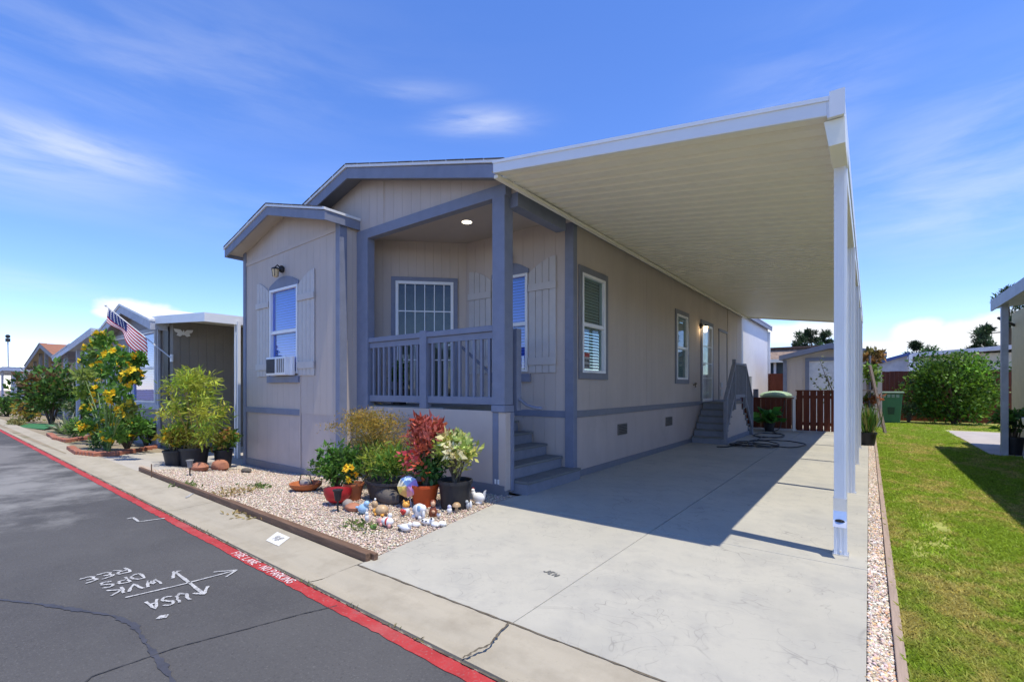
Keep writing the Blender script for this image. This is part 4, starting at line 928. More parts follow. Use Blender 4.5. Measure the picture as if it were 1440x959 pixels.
mb = MB(); mx = p(1090, 0).x; mb.box(a.x, mx - .06, 26.93, 26.938, b.z, a.z).box(mx + .06, b.x - .06, 26.93, 26.938, b.z, a.z); mb.build('pane', mat('pane_dark', (.04, .055, .07), .1, spec=.8), w)
F2 = thing('tall_fence', 'tall dark red board fence beside the shed', 'fence', (-3.2, 22.9, 0))
mb = MB(); x = -8.0
while x < -2.3: mb.box(x, x + .1435, 22.9, 22.92, 0, 1.95); x += .145
mb.build('board', M_redwood, F2); MB().box(-8, -2.3, 22.92, 22.96, 1.6, 1.7).build('cross_rail', M_redwood, F2)
F3 = thing('boundary_fence', 'long dark red wooden boundary fence behind the lawn and leafy tree', 'fence', (3, 25, 0))
mb = MB(); x = .1
while x < 9: mb.box(x, x + .1445, 25, 25.02, 0, 2.02 + random.uniform(-.01, .01)); x += .146
mb.build('board', M_redwood, F3)
mb = MB(); [mb.box(.1 + 2.4 * k, .2 + 2.4 * k, 25.02, 25.1, 0, 2.0) for k in range(4)]; mb.build('fence_post', M_redwood, F3)
# blue edged house behind
B2 = thing('blue_eaved_house', 'pale grey house with bright blue eaves behind the boundary fence', 'house', (3, 33, 0))
q = lambda a, b: onY(a, b, 32)
pa = [q(1226, 506), q(1276, 497)]
MB().box(.1, 2.4, 32.3, 38, 0, 2.7).build('wall', mat('pale_grey_wall', (.5, .5, .52), .8), B2)
MB().prism([(-.2, 32, 2.62), (1.7, 32, 3.2), (1.7, 32, 3.06), (-.2, 32, 2.42)], (0, 5, 0)).build('roof', mat('blue_roof', (.06, .1, .28), .6), B2)
MB().prism([(.1, 32.25, 0), (1.6, 32.25, 0), (1.6, 32.25, 3.05), (.1, 32.25, 2.55)], (0, .1, 0)).build('gable_end', mat('pale_grey_wall2', (.5, .5, .52), .8), B2)
MB().box(1.66, 1.8, 32.0, 32.2, 0, 3.1).build('corner_board', M_white, B2)
B3 = thing('long_low_house', 'long low white eaved house right of the blue roofed one', 'house', (5, 34, 0))
MB().prism([(1.85, 33, 3.0), (9, 33, 3.45), (9, 33, 3.65), (1.85, 33, 3.2)], (0, 6, 0)).build('roof', mat('grey_white_roof', (.55, .56, .6), .6), B3)
MB().box(2.1, 9, 33.6, 39, 0, 3.1).build('wall', mat('cream_wall', (.6, .56, .45), .8), B3)
MB().box(2.6, 3.6, 33.55, 33.6, 1.6, 2.6).build('window', M_dark, B3)
# wheelie bin
bn = thing('wheelie_bin', 'dark green wheelie bin with a pale lid at the lawn end', 'bin', (.66, 22.9, 0))
MB().prism([(.4, 22.65, .08), (.92, 22.65, .08), (.92, 23.2, .08), (.4, 23.2, .08)], (0, 0, .01)).build('base', M_bin, bn)
bb = MB(); bb.add([(.4, 22.65, .02), (.92, 22.65, .02), (.92, 23.2, .02), (.4, 23.2, .02), (.31, 22.55, 1.12), (1.0, 22.55, 1.12), (1.0, 23.3, 1.12), (.31, 23.3, 1.12)], [(0, 3, 2, 1), (4, 5, 6, 7), (0, 1, 5, 4), (1, 2, 6, 5), (2, 3, 7, 6), (3, 0, 4, 7)]); bb.build('body', M_bin, bn, bevel=.03)
MB().box(.27, 1.04, 22.5, 23.34, 1.13, 1.2).build('lid', M_binlid, bn, bevel=.03)
mb = MB(); [mb.prism([(.42 + k * .13, 22.535, .98), (.5 + k * .13, 22.535, .98), (.51 + k * .13, 22.535, 1.1), (.41 + k * .13, 22.535, 1.1)], (0, .03, 0)) for k in range(4)]; mb.build('rib', M_binlid, bn)
for x in (.44, .88): MB().lathe([(.1, -.025), (.1, .025)], (0, 0, 0), 16).build('wheel', M_black, bn, local=True)
k = 0
for c in bn.children:
    if c.name.startswith('wheel'): c.rotation_euler = (0, PI / 2, 0); c.location = (-.24 + .48 * k, .36, .1); k += 1
MB().prism([(.57, 22.605, .35), (.75, 22.605, .35), (.77, 22.585, .62), (.55, 22.585, .62)], (0, -.012, 0)).build('front_panel', mat('bin_dark', (.02, .06, .03), .5), bn)
# ================================================================== RIGHT NEIGHBOUR
Nb = thing('cream_neighbour_house', 'cream neighbouring house with a grey eave on a post at the right edge', 'house', (3.2, 12, 0))
MB().box(2.62, 7, 4.8, 15.6, 0, 3.05).build('wall', mat('cream_stucco', (.62, .52, .3), .85, .06, 5, .2, 80), Nb)
MB().prism([(2.1, 4.6, 3.02), (7.2, 4.6, 3.6), (7.2, 4.6, 3.72), (2.1, 4.6, 3.18)], (0, 9.6, 0)).build('roof', mat('grey_awning', (.42, .46, .53), .5), Nb)
MB().box(2.07, 2.1, 4.6, 14.2, 2.98, 3.2).build('fascia', mat('grey_fascia', (.36, .39, .44), .5), Nb)
for y in (5.2, 9.3, 13.4): MB().box(2.1, 2.2, y - .05, y + .05, 0, 3.03).build('porch_post', mat('grey_post', (.4, .43, .48), .5), Nb)
MB().tube([(2.3, 14.9, 2.9), (2.45, 15.2, 2.85), (2.62, 15.3, 2.75)], .03, 6).build('eave_bracket', M_black, Nb)
ur = thing('white_planter', 'white pedestal planter at the right edge beside the cream wall', 'planter', (2.45, 12.75, 0))
MB().lathe([(.17, 0), (.18, .06), (.15, .1), (.15, .62), (.19, .66), (.2, .78), (.17, .78), (.16, .7), (0, .7)], (2.47, 12.75, .01), 20).build('pedestal', M_white, ur, True)
def plant_pot(parent, c, r0, r1, h, m, seg=22, name='pot'):
    o = MB().lathe([(r0, 0), (r1 * .97, h * .88), (r1 * 1.04, h * .88), (r1 * 1.04, h), (r1 * .93, h), (r1 * .9, h * .86), (0, h * .86)], c, seg).build(name, m, parent, True)
    MB().lathe([(r1 * .9, h * .865), (0, h * .9)], c, seg).build('soil', M_soil, parent, True); return o
GREEN = [(.05, .12, .02), (.07, .17, .025), (.035, .08, .015), (.1, .22, .03)]
p = Vector((2.3, 13.55, .01))
bp = bush('potted_shrub', 'dark leafy shrub in a black pot beside the white pedestal planter', 'potted plant', p, (.28, .28), 1.0, 500, .1, GREEN, 14, .5, zc=.7); plant_pot(bp, p, .12, .16, .35, M_black)
# ================================================================== TREES
bush('leafy_tree', 'big rounded light green leafy tree in front of the boundary fence', 'tree', Vector((2.5, 23.6, 0)), (1.65, 1.2), 3.3, 12000, .115, [(.1, .19, .018), (.14, .26, .025), (.075, .15, .018), (.05, .11, .015)], 95, .62, cr=.48, zc=.42, part='crown')
bush('low_shrub', 'dark low shrub between the wheelie bin and the leafy tree', 'shrub', Vector((1.2, 23.3, 0)), (.3, .3), .8, 500, .13, [(.06, .12, .03), (.1, .16, .06)], 12, .25)
for i, (px, py, Yd, hgt, lab) in enumerate(((1385, 470, 60, 6.6, 'small dark windswept pine above the long low house'), (1418, 440, 45, 7.5, 'dark pine half hidden behind the porch post at the right edge'), (1288, 490, 50, 5.0, 'low dark conifer above the blue eaved house'), (1140, 466, 60, 7.2, 'dark conifer on the left above the brown roofed house'), (1160, 470, 62, 6.6, 'dark conifer on the right above the brown roofed house'), (1125, 474, 58, 6.1, 'smallest dark conifer top above the brown roofed house'))):
    q = onY(px, py, Yd); base = Vector((q.x, Yd, 0)); hgt = q.z + .35 if i != 1 else q.z + 1.5
    t = thing('pine_tree', lab, 'tree', base)
    MB().tube([base, base + Vector((.1, 0, hgt * .55)), base + Vector((0, 0, hgt * .95))], [.16, .11, .03], 7).build('trunk', M_bark, t, True)
    cs = []; crs = []
    for k in range(16):
        zf = random.uniform(.62, .99); a = random.uniform(0, 2 * PI); r = (1.02 - zf) * 4.2 * random.uniform(.3, 1) * (1.1 if i != 5 else .6)
        cs.append((base.x + math.cos(a) * r, base.y + math.sin(a) * r, hgt * zf)); crs.append(random.uniform(.25, .5))
    v, c = leafmass(cs, crs, 4200, .26, .25, [(.03, .055, .025), (.04, .075, .03), (.02, .04, .02)], .2)
    npmesh('crown', v, [(0, 1, 2, 3)], c, M_leaf, t)
    MB().tube([base + Vector((0, 0, hgt * .6)), Vector(cs[0])], [.05, .02], 5).tube([base + Vector((0, 0, hgt * .7)), Vector(cs[1])], [.05, .02], 5).tube([base + Vector((0, 0, hgt * .65)), Vector(cs[2])], [.05, .02], 5).build('limb', M_bark, t)
# plant rack between posts and bin
rk = thing('plant_rack', 'pale wooden leaning plant rack behind the carport posts', 'plant rack', (.1, 17.6, 0))
mb = MB().beam((.02, 17.3, 2.0), (.38, 17.6, 0), .05, .07).beam((-.05, 18.4, 1.6), (.05, 18.4, 0), .05, .06); mb.build('side_rail', M_woodpale, rk)
each([(-.3, .25, 17.4, 18.0, .7, .74), (-.3, .2, 17.4, 18.0, 1.25, 1.29)], 'shelf', M_woodpale, rk)
MB().tube([(.02, 17.6, 0), (.02, 17.6, 2.3)], .03, 8).build('upright', M_slate_dark, rk)
q = Vector((-.02, 13.85, .003)); tg = thing('potted_grass', 'tall upright green grassy plant in a black pot by the carport posts', 'potted plant', q)
plant_pot(tg, q, .13, .17, .3, M_black); n = 260
pos = np.array(q) + np.stack([rng.normal(0, .06, n), rng.normal(0, .06, n), np.full(n, .26)], 1); d = rng.normal(size=(n, 3)) * .16; d[:, 2] = 1
npmesh('foliage', leafquads(pos, d, .35 + .4 * rng.random(n), .05), [(0, 1, 2, 3)], palette(n, [(.1, .22, .03), (.2, .3, .05), (.06, .14, .02), (.3, .3, .08)]), M_leaf, tg)
bush('rack_plant', 'bright yellow green trailing plant on the upper shelf of the rack', 'plant', Vector((.05, 17.7, 1.29)), (.25, .25), .9, 420, .13, [(.2, .3, .03), (.12, .22, .03), (.25, .3, .05)], 12, .5, zc=.5)
bush('rack_plant', 'reddish brown dry plant hanging above the rack', 'plant', Vector((.1, 18.3, 1.9)), (.3, .3), .75, 420, .14, [(.22, .12, .04), (.16, .14, .04), (.28, .16, .05)], 12, .5, zc=.5)
bush('rack_plant', 'rust coloured plant on the lower shelf of the rack', 'plant', Vector((.05, 17.6, .74)), (.3, .25), .5, 300, .13, [(.28, .1, .04), (.2, .08, .04), (.12, .16, .03)], 10, .5, zc=.5)
# young tree behind gate
q = Vector((-.75, 18.2, 0)); yt = thing('young_tree', 'thin young tree with sparse leaves behind the redwood gate', 'tree', q)
mb = MB(); L_ = []
for k in range(7):
    e = q + Vector((random.uniform(-.75, .5), random.uniform(-.3, .3), random.uniform(1.4, 2.35))); mb.tube([q + Vector((0, 0, .0)), q + Vector((0, 0, .8)), q.lerp(e, .7) + Vector((0, 0, .15)), e], [.025, .018, .01, .004], 5)
    for j in range(14): L_.append(tuple(q.lerp(e, random.uniform(.55, 1)) + Vector((random.gauss(0, .06), random.gauss(0, .06), random.gauss(.08, .06)))))
mb.build('trunk', M_bark, yt, True); L_ = np.array(L_); npmesh('leaves', leafquads(L_, rng.normal(size=L_.shape), .09 + .06 * rng.random(len(L_)), .55), [(0, 1, 2, 3)], palette(len(L_), [(.1, .14, .06), (.16, .2, .1), (.08, .1, .04)]), M_leaf, yt)
# big leaf plant by low fence
q = Vector((-2.45, 16.35, .003)); bg = thing('broadleaf_plant', 'broad leaved bright green plant against the low redwood fence', 'potted plant', q)
plant_pot(bg, q, .12, .16, .26, M_black)
n = 60; pos = np.array(q) + np.stack([rng.normal(0, .16, n), rng.normal(0, .1, n), .25 + .35 * rng.random(n)], 1); d = rng.normal(size=(n, 3)); d[:, 2] = abs(d[:, 2]) * .6; d[:, 1] -= .4
npmesh('foliage', leafquads(pos, d, .22 + .2 * rng.random(n), .55), [(0, 1, 2, 3)], palette(n, [(.06, .2, .03), (.09, .27, .04), (.04, .14, .03)]), M_leaf, bg)
mb = MB()
for j in range(0, n, 4): mb.tube([q + Vector((0, 0, .22)), Vector(pos[j])], .006, 4)
mb.build('stem', M_stem, bg)
# ================================================================== LEFT NEIGHBOUR HOUSES
N1 = thing('grey_neighbour_house', 'grey mobile home with a white trimmed gable and a side awning next door', 'house', (-16.5, 4.4, -.2))
Yn = 4.2; zb_ = -.25
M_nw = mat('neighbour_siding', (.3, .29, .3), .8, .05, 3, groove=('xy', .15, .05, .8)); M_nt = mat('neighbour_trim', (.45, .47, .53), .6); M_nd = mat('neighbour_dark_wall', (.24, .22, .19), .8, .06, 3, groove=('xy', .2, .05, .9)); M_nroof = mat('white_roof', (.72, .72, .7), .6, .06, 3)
aw = onY(240, 0, Yn).x
Wn = (onY(186, 0, Yn).x, onY(219, 0, Yn).x, .95, 2.85)
mb = MB(); wall_y(mb, Yn, -21.6, -14.75, zb_, 3.0, [(Wn[0], Wn[1], Wn[2], Wn[3])]); mb.prism([(-19.3, Yn, 3.0), (-14.75, Yn, 3.0), (-16.7, Yn, 3.6)], (0, .1, 0)); mb.build('front_wall', M_nw, N1)
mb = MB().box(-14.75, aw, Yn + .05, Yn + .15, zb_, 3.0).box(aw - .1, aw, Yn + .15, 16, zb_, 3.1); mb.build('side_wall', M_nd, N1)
wn = window(N1, (0, Yn, 0), (1, 0, 0), (0, -1, 0), Wn[0], Wn[1], Wn[2], Wn[3], M_nt, .09, glass=M_glass)
wn = window(N1, (0, Yn, 0), (1, 0, 0), (0, -1, 0), Wn[0] - 2.6, Wn[0] - .12, Wn[2], Wn[3], M_nt, .09, glass=M_glass)
box(-21.6, -14.6, Yn - .05, Yn, .78, .9).build('front_band', M_nt, N1)
box(-14.85, -14.73, Yn - .03, Yn + .02, zb_, 3.0).build('corner_board', M_nt, N1)
box(-14.5, -14.15, Yn + .02, Yn + .05, 1.0, 2.9).build('dark_shutter', M_black, N1)
gable_roof(N1, 'gable_roof', -19.3, -16.7, -14.2, 3.55, .255, 3.85, 16, .12, M_nroof, M_nt, M_nw, M_dripedge, .24)
mb = MB().prism([(-22.3, 3.7, 2.62), (-19.2, 3.7, 2.98), (-19.2, 3.7, 3.2), (-22.3, 3.7, 2.84)], (0, 3, 0)); mb.build('porch_roof', M_nt, N1)
box(-22.0, -21.9, 3.85, 3.95, zb_, 2.7).build('porch_post', M_nt, N1)
# awning
ax0, ax1 = aw - .55, -11.1; az0, az1 = 3.12, 2.9
mb = MB().prism([(ax0, 3.95, az0 - .16), (ax1, 3.95, az1 - .16), (ax1, 3.95, az1 + .03), (ax0, 3.95, az0 + .03)], (0, .03, 0)).prism([(ax1 - .03, 3.98, az1 - .16), (ax1, 3.98, az1 - .16), (ax1, 3.98, az1 + .03), (ax1 - .03, 3.98, az1 + .03)], (0, 11, 0)); mb.build('awning_fascia', M_whitemetal, N1)
MB().prism([(ax0, 3.98, az0 - .06), (ax1 - .03, 3.98, az1 - .06), (ax1 - .03, 3.98, az1), (ax0, 3.98, az0)], (0, 11, 0)).build('awning_roof', M_cream, N1)
for y in (4.6, 8.5): 
    mb = MB(); 
    for dx in (0, .13): mb.box(-11.2 + dx, -11.15 + dx, y - .03, y + .03, -.2, az1 - .1)
    po = mb.build('awning_post', M_whitemetal, N1)
    s = MB()
    for k in range(9): z = -.1 + k * .3; s.tube([(-11.12, y, z), (-11.09, y, z + .15), (-11.12, y, z + .3)], .008, 4)
    s.build('scroll_iron', M_whitemetal, po)
bf = onX(258, 468, aw + .03); tw_ = thing('butterfly_ornament', 'white metal butterfly ornament high on the grey neighbour wall', 'wall ornament', bf)
mb = MB()
for s in (-1, 1):
    pl_ = [(0, 0), (s * .12, .12), (s * .34, .14), (s * .3, .02), (s * .2, -.02), (s * .24, -.12), (s * .12, -.16), (0, -.06)]
    mb.prism([bf + Vector((0, a * .62, b * .62)) for a, b in (pl_ if s > 0 else pl_[::-1])], (.02, 0, 0))
mb.build('wing', M_white, tw_); MB().ball(bf + Vector((.015, 0, 0)), (.012, .015, .07), 8, 6).build('body', M_white, tw_)
# flag
fb = onY(240, 503, Yn - .02); ft = onY(149, 430, 3.3)
FL = thing('flag', 'stars and stripes flag on an angled pole at the neighbour porch', 'flag', fb)
MB().tube([fb, ft], [.016, .012], 8).ball(ft, .03, 8, 6).build('flagpole', mat('pole_white', (.6, .6, .6), .4), FL, True)
MB().box(fb.x - .05, fb.x + .05, fb.y, fb.y + .04, fb.z - .1, fb.z + .08).build('pole_bracket', M_white, FL)
pd = (ft - fb); hoist = 1.22; L_ = pd.length; pdn = pd.normalized()
def fp(u, v):  # u 0..1 down from pole (fly, drooping), v 0..1 along pole from tip downwards
    base = ft - pdn * (.12 + v * hoist * 1.15)
    fall = Vector((0.0, 0, -1)); s_ = u * .6 * (.55 + .5 * v)
    wob = math.sin(v * 11 + u * 2) * .045 * (0.3 + u); w2 = math.cos(v * 9 + u * 3) * .05 * u
    return base + fall * s_ + Vector((.10 * u + wob * .5, -wob - .02, w2)) 
FC = {'r': mat('flag_red', (.45, .02, .03), .8), 'w': mat('flag_white', (.75, .75, .75), .8), 'b': mat('flag_blue', (.015, .03, .14), .8)}
me = MB(); mi = []; nu, nv = 26, 40
me.v = [tuple(fp(i / nu, j / nv)) for j in range(nv + 1) for i in range(nu + 1)]
for j in range(nv):
    for i in range(nu):
        a = j * (nu + 1) + i; me.f.append((a, a + 1, a + nu + 2, a + nu + 1))
        v = j / nv; st = int(i / 2) % 2; mi.append(2 if (v < .46 and i < 16) else (0 if st == 0 else 1))
fo = me.build('cloth', FC['r'], FL, True); fo.data.materials.append(FC['w']); fo.data.materials.append(FC['b']); fo.data.polygons.foreach_set('material_index', mi)
st = MB()
for a in range(5):
    for b in range(6):
        u = .05 + a * .115; v = .03 + b * .07
        c = Vector(fp(u, v)); e1 = (Vector(fp(u + .02, v)) - c).normalized(); e2 = (Vector(fp(u, v + .02)) - c).normalized(); nrm = e1.cross(e2).normalized()
        for sg in (1, -1):
            ring = []
            for k in range(10):
                r = .026 if k % 2 == 0 else .011; t = k * PI / 5; ring.append(c + (e1 * math.cos(t) + e2 * math.sin(t)) * r + nrm * .006 * sg)
            st.add(ring, [tuple(range(10))])
st.build('star', FC['w'], FL)
# second neighbour
def small_house(name, label, Y, xa, xr, xb, zr, slope, mw, mr, mt, depth=12, posts=(), fasc=.25):
    t = thing(name, label, 'house', (xr, Y, -.2)); ze = zr - slope * (xb - xr)
    MB().box(xa + .4, xb - .3, Y + 1.2, Y + depth, -.3, ze).prism([(xa + .4, Y + 1.2, ze), (xb - .3, Y + 1.2, ze), (xr, Y + 1.2, zr - .1)], (0, .1, 0)).build('wall', mw, t)
    gable_roof(t, 'roof', xa, xr, xb, zr - .1, slope, Y, Y + depth, .1, mr, mt, mw, mt, fasc)
    for x in posts: MB().box(x - .07, x + .07, Y + .2, Y + .34, -.3, zr - slope * abs(x - xr) - .1).build('porch_post', mt, t)
    return t
M_n2 = mat('lilac_siding', (.32, .32, .38), .8); M_n2t = mat('lilac_trim', (.6, .62, .7), .6)
N2 = small_house('lilac_neighbour_house', 'lilac grey house with white porch posts beyond the yellow flowers', 4.8, -32.5, -28.6, -24.9, 3.3, .11, M_n2, mat('pale_roof', (.6, .6, .6), .7), M_n2t, 10, (-31, -27))
box(-31, -25, 5.0, 5.1, .75, .95).build('porch_rail', M_n2t, N2); w = box(-28.6, -27.4, 5.93, 5.99, .9, 2.4).build('window', M_n2t, N2); box(-28.5, -27.5, 5.92, 5.929, 1.0, 2.3).build('pane', M_dark, w)
box(-27.2, -26.3, 5.93, 5.99, -.1, 2.3).build('door', M_white, N2)
N3 = small_house('brown_roof_neighbour', 'far house with rusty brown roof and tall porch posts', 4.9, -41.5, -36.5, -32.8, 3.8, .22, mat('sand_wall', (.45, .38, .28), .8), mat('rust_roof', (.3, .13, .07), .8), mat('grey_brown_trim', (.3, .29, .3), .7), 12, (-40, -38.2, -36.5, -34.5))
N4 = small_house('white_far_house', 'white low house with a flat awning at the far left', 5.0, -60, -52, -44, 2.9, .03, mat('white_wall', (.65, .66, .68), .8), mat('cream_roof', (.6, .58, .5), .7), M_n2t, 12, (-55, -49))
w = box(-55, -53.8, 6.1, 6.18, .9, 2.1).build('window', M_n2t, N4); box(-54.9, -53.9, 6.08, 6.09, 1.0, 2.0).build('pane', M_dark, w)
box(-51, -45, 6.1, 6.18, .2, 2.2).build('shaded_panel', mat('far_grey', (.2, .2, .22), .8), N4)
pb = onY(12, 515, 6.5); pt = onY(11, 476, 6.5)
ap = thing('antenna_mast', 'thin antenna mast above the white house at the far left', 'antenna', (pb.x, 6.5, 2.5))
MB().tube([Vector((pb.x, 6.5, 2.5)), pt], [.07, .05], 6).build('pole', mat('mast_grey', (.4, .42, .45), .6), ap); MB().box(pt.x - .2, pt.x + .2, 6.35, 6.65, pt.z - .3, pt.z).ball(pt + Vector((0, 0, .2)), .18, 8, 6).build('head', M_black, ap)
# ================================================================== LEFT PLANTS
b0 = Vector((-13.3, 3.0, -.05)); b1 = Vector((-14.6, 3.2, -.05))
# brick edging of bed
be = thing('brick_edging', 'low red brick edging around the yellow flower bed next door', 'brick edging', (-13.5, 2.5, 0))
mb = Boxes(); pth = [seat(*p) for p in ((100, 632), (110, 638), (135, 641), (160, 640), (185, 636), (222, 628), (232, 620))]; pth = dense([tuple(p[:2]) for p in pth], 5)
for i, (x, y) in enumerate(pth): mb.box(x - .1, x + .1, y - .06, y + .06, zg(x, y) - .02, zg(x, y) + .07 + random.uniform(-.01, .01))
each(mb, 'brick', M_brick, be, bevel=.01)
be2 = thing('brick_edging', 'second red brick edging farther along, in front of the spiky plant', 'brick edging', (-16.5, 2.6, 0))
mb = Boxes(); pth = dense([tuple(seat(*p)[:2]) for p in ((70, 612), (78, 618), (95, 621), (120, 617), (134, 613))], 6)
for i, (x, y) in enumerate(pth): mb.box(x - .11, x + .11, y - .06, y + .06, zg(x, y) - .02, zg(x, y) + .07)
each(mb, 'brick', M_brick, be2, bevel=.01)
SUNG = [(.05, .12, .025), (.08, .17, .03), (.035, .08, .02), (.12, .2, .04)]
YEL = [(.74, .5, .025), (.76, .55, .04), (.7, .42, .02)]
# tall yellow flowering bush
q = seat(152, 634); sf = thing('yellow_flower_bush', 'tall bush full of yellow flowers under the flag', 'shrub', q)
cs = []; crs = []
for (px, py, r) in ((146, 478, .18), (138, 494, .24), (163, 502, .22), (178, 510, .2), (128, 508, .22), (118, 528, .22), (140, 520, .28), (160, 525, .28), (185, 530, .15), (120, 552, .2), (145, 552, .3), (168, 555, .22), (128, 578, .2), (152, 582, .26), (140, 605, .2), (160, 610, .2), (122, 600, .15), (178, 575, .14), (195, 505, .12)):
    c = onY(px, py, q.y + random.uniform(-.25, .45)); cs.append(tuple(c)); crs.append(r * 1.0)
v, c = leafmass(cs, crs, 4300, .11, .6, [(.09, .19, .03), (.13, .25, .04), (.06, .13, .025), (.2, .28, .05)], .0); npmesh('foliage', v, [(0, 1, 2, 3)], c, M_leaf, sf)
mb = MB(); [mb.tube([q + Vector((random.uniform(-.15, .15), 0, -.03)), (q + Vector(p)) / 2 + Vector((0, 0, .1)), Vector(p)], [.018, .012, .006], 5) for p in cs]; mb.build('stem', M_stem, sf, True)
i = rng.integers(0, len(cs), 70); u = unit(rng.normal(size=(70, 3)) * .7 + np.array([.75, -.6, .35])); pf = np.array(cs)[i] + u * np.array(crs)[i][:, None] * 1.05
flower_mesh('flower', pf, u, .088, YEL, sf)
q = seat(178, 634); bush('low_flower_shrub', 'dark green shrub with a few flowers at the foot of the yellow bush', 'shrub', q, (.7, .45), 1.0, 1100, .12, GREEN, 22, .5, flowers=(8, .1, YEL, 'flower'))
q = seat(205, 627); bush('low_shrub', 'dark leafy shrub under the grey neighbour window', 'shrub', q, (.5, .4), .85, 800, .12, [(.03, .07, .015), (.05, .11, .02)], 16, .5)
q = seat(112, 600); bush('low_shrub', 'white flecked green shrub left of the yellow bush', 'shrub', q, (.9, .6), 2.0, 1500, .16, [(.05, .12, .03), (.08, .16, .04), (.25, .28, .18)], 22, .5)
q = seat(98, 612); ag = thing('spiky_plant', 'pale spiky rosette plant in the bed by the street', 'plant', q)
n = 70; d = rng.normal(size=(n, 3)); d[:, 2] = abs(d[:, 2]) + .5; npmesh('foliage', leafquads(np.repeat(np.array(q)[None], n, 0), d, .5 + .3 * rng.random(n), .1), [(0, 1, 2, 3)], palette(n, [(.2, .24, .12), (.14, .2, .1), (.3, .32, .2)]), M_leaf, ag)
q = seat(110, 615); bush('ground_plant', 'low green clump beside the spiky rosette plant', 'plant', q, (.9, .4), .5, 700, .1, SUNG, 16, .5, trunk=False)
q = seat(140, 632); bush('ground_plant', 'low green clump inside the brick edging near the street', 'plant', q, (.55, .25), .3, 400, .08, SUNG, 12, .4, trunk=False)
q = gnd(48, 588); bush('rose_bush', 'large round dark green bush with reddish tips at the left', 'shrub', Vector((-26.5, 3.9, -.2)), (1.9, 1.0), 2.5, 2600, .2, [(.06, .13, .02), (.04, .09, .015), (.09, .18, .03), (.14, .08, .03)], 40, .55)
bush('yellow_ground_shrub', 'small yellow green shrub left of the large round bush', 'shrub', Vector((-29.5, 3.6, -.2)), (1.0, .5), 1.0, 700, .16, [(.22, .25, .04), (.3, .2, .03), (.1, .16, .03)], 14, .5)
bush('street_shrub', 'low bushes at the far left edge of the street', 'shrub', Vector((-36, 3.6, -.2)), (1.8, .7), 1.2, 900, .2, GREEN, 18, .5)
struct('artificial_turf', MB().prism([tuple(p) for p in (gnd(22, 601, -.05), gnd(62, 604, -.05), gnd(82, 598, -.05), gnd(40, 596, -.05))], (0, 0, .02)), mat('turf_green', (.04, .16, .06), .95, .2, 20, .5, 90))
bush('ground_plant', 'dry yellow ground cover near the far left bushes', 'plant', Vector((-25.5, 2.75, -.1)), (1.6, .35), .25, 500, .12, [(.25, .22, .07), (.14, .16, .05)], 14, .3, trunk=False)
# potted bamboo etc
q = seat(273, 656); bam = thing('potted_bamboo', 'bright yellow green feathery bamboo in a wide black tub', 'potted plant', q); plant_pot(bam, q, .2, .24, .36, M_black)
cs = []; mb = MB()
for k in range(46):
    a = random.uniform(0, 2 * PI); r = random.uniform(.05, .8); zz = random.uniform(.55, 1.72) ; zz = min(zz, 1.75 - .4 * r)
    e = q + Vector((math.cos(a) * r * 1.05, math.sin(a) * r * .6, zz)); cs.append(tuple(e)); mb.tube([q + Vector((random.gauss(0, .07), random.gauss(0, .07), .3)), q.lerp(e, .55) + Vector((0, 0, .15)), e], [.008, .006, .003], 4)
mb.build('cane', mat('bamboo_cane', (.35, .25, .06), .6), bam)
v, c = leafmass(cs, .2, 4200, .13, .17, [(.3, .36, .03), (.22, .3, .03), (.38, .4, .05), (.14, .22, .025)], -.1, shell=.1); npmesh('foliage', v, [(0, 1, 2, 3)], c, M_leaf, bam)
bush('dark_climber', 'dark green climber beside the white awning post', 'climber', Vector((-11.0, 5.6, -.2)), (.35, .5), 2.6, 1500, .13, [(.03, .07, .015), (.05, .1, .02)], 26, .5)
q = seat(246, 654); fp1 = bush('potted_flowers', 'small black pot of orange and yellow leaves left of the bamboo', 'potted plant', q, (.33, .28), .75, 800, .09, [(.3, .24, .03), (.12, .18, .03), (.4, .22, .03), (.08, .14, .02)], 16, .5, zc=.68, flowers=(14, .05, YEL, 'flower')); plant_pot(fp1, q, .14, .19, .28, M_black)
MB().tube([q + Vector((-.16, 0, .24)), q + Vector((.2, -.15, .42))], .009, 5).build('stake', mat('pale_stake', (.5, .5, .3), .6), fp1)
q = seat(314, 657); fp2 = bush('potted_flowers', 'tall narrow black pot of pinkish flowers right of the bamboo', 'potted plant', q, (.33, .28), .75, 800, .08, [(.1, .19, .03), (.07, .14, .02), (.3, .26, .05)], 16, .55, zc=.68, flowers=(26, .045, [(.5, .18, .1), (.55, .3, .1)], 'flower')); plant_pot(fp2, q, .13, .16, .34, M_black)
for (px, py, rx_, rz_, lab, m_) in ((271, 661, (.2, .13, .09), .07, 'flat reddish stone in front of the bamboo tub', M_rockred), (301, 660, (.2, .14, .12), .1, 'broken terracotta coloured stone in front of the pink potted flowers', M_rockred), (338, 664, (.12, .08, .05), .03, 'small dark stone on the gravel by the bay corner', M_rockdark)):
    q = seat(px, py); tag(MB().ball(q + Vector((0, .1, rz_ * .5)), rx_, 10, 7, lump=.1).build('stone', m_, smooth=True, loc=q), lab, 'stone')
def path_light(px, py, h, label, s=1.0):
    q = seat(px, py); t = thing('path_light', label, 'path light', q)
    MB().tube([q + Vector((0, 0, -.03)), q + Vector((0, 0, h * .55))], .01, 6).build('stake', M_blackmetal, t)
    MB().lathe([(.03, h * .5), (.045, h * .93), (.055, h * .95), (.055, h), (.03, h * 1.02), (0, h * 1.02)], q, 12).build('lamp_head', M_black if s == 1 else mat('smoked', (.25, .25, .25), .4), t, True)
path_light(475, 719, .24, 'black tapered solar path light by the red pot'); path_light(267, 668, .24, 'grey glass solar path light in front of the bamboo tub', .9)
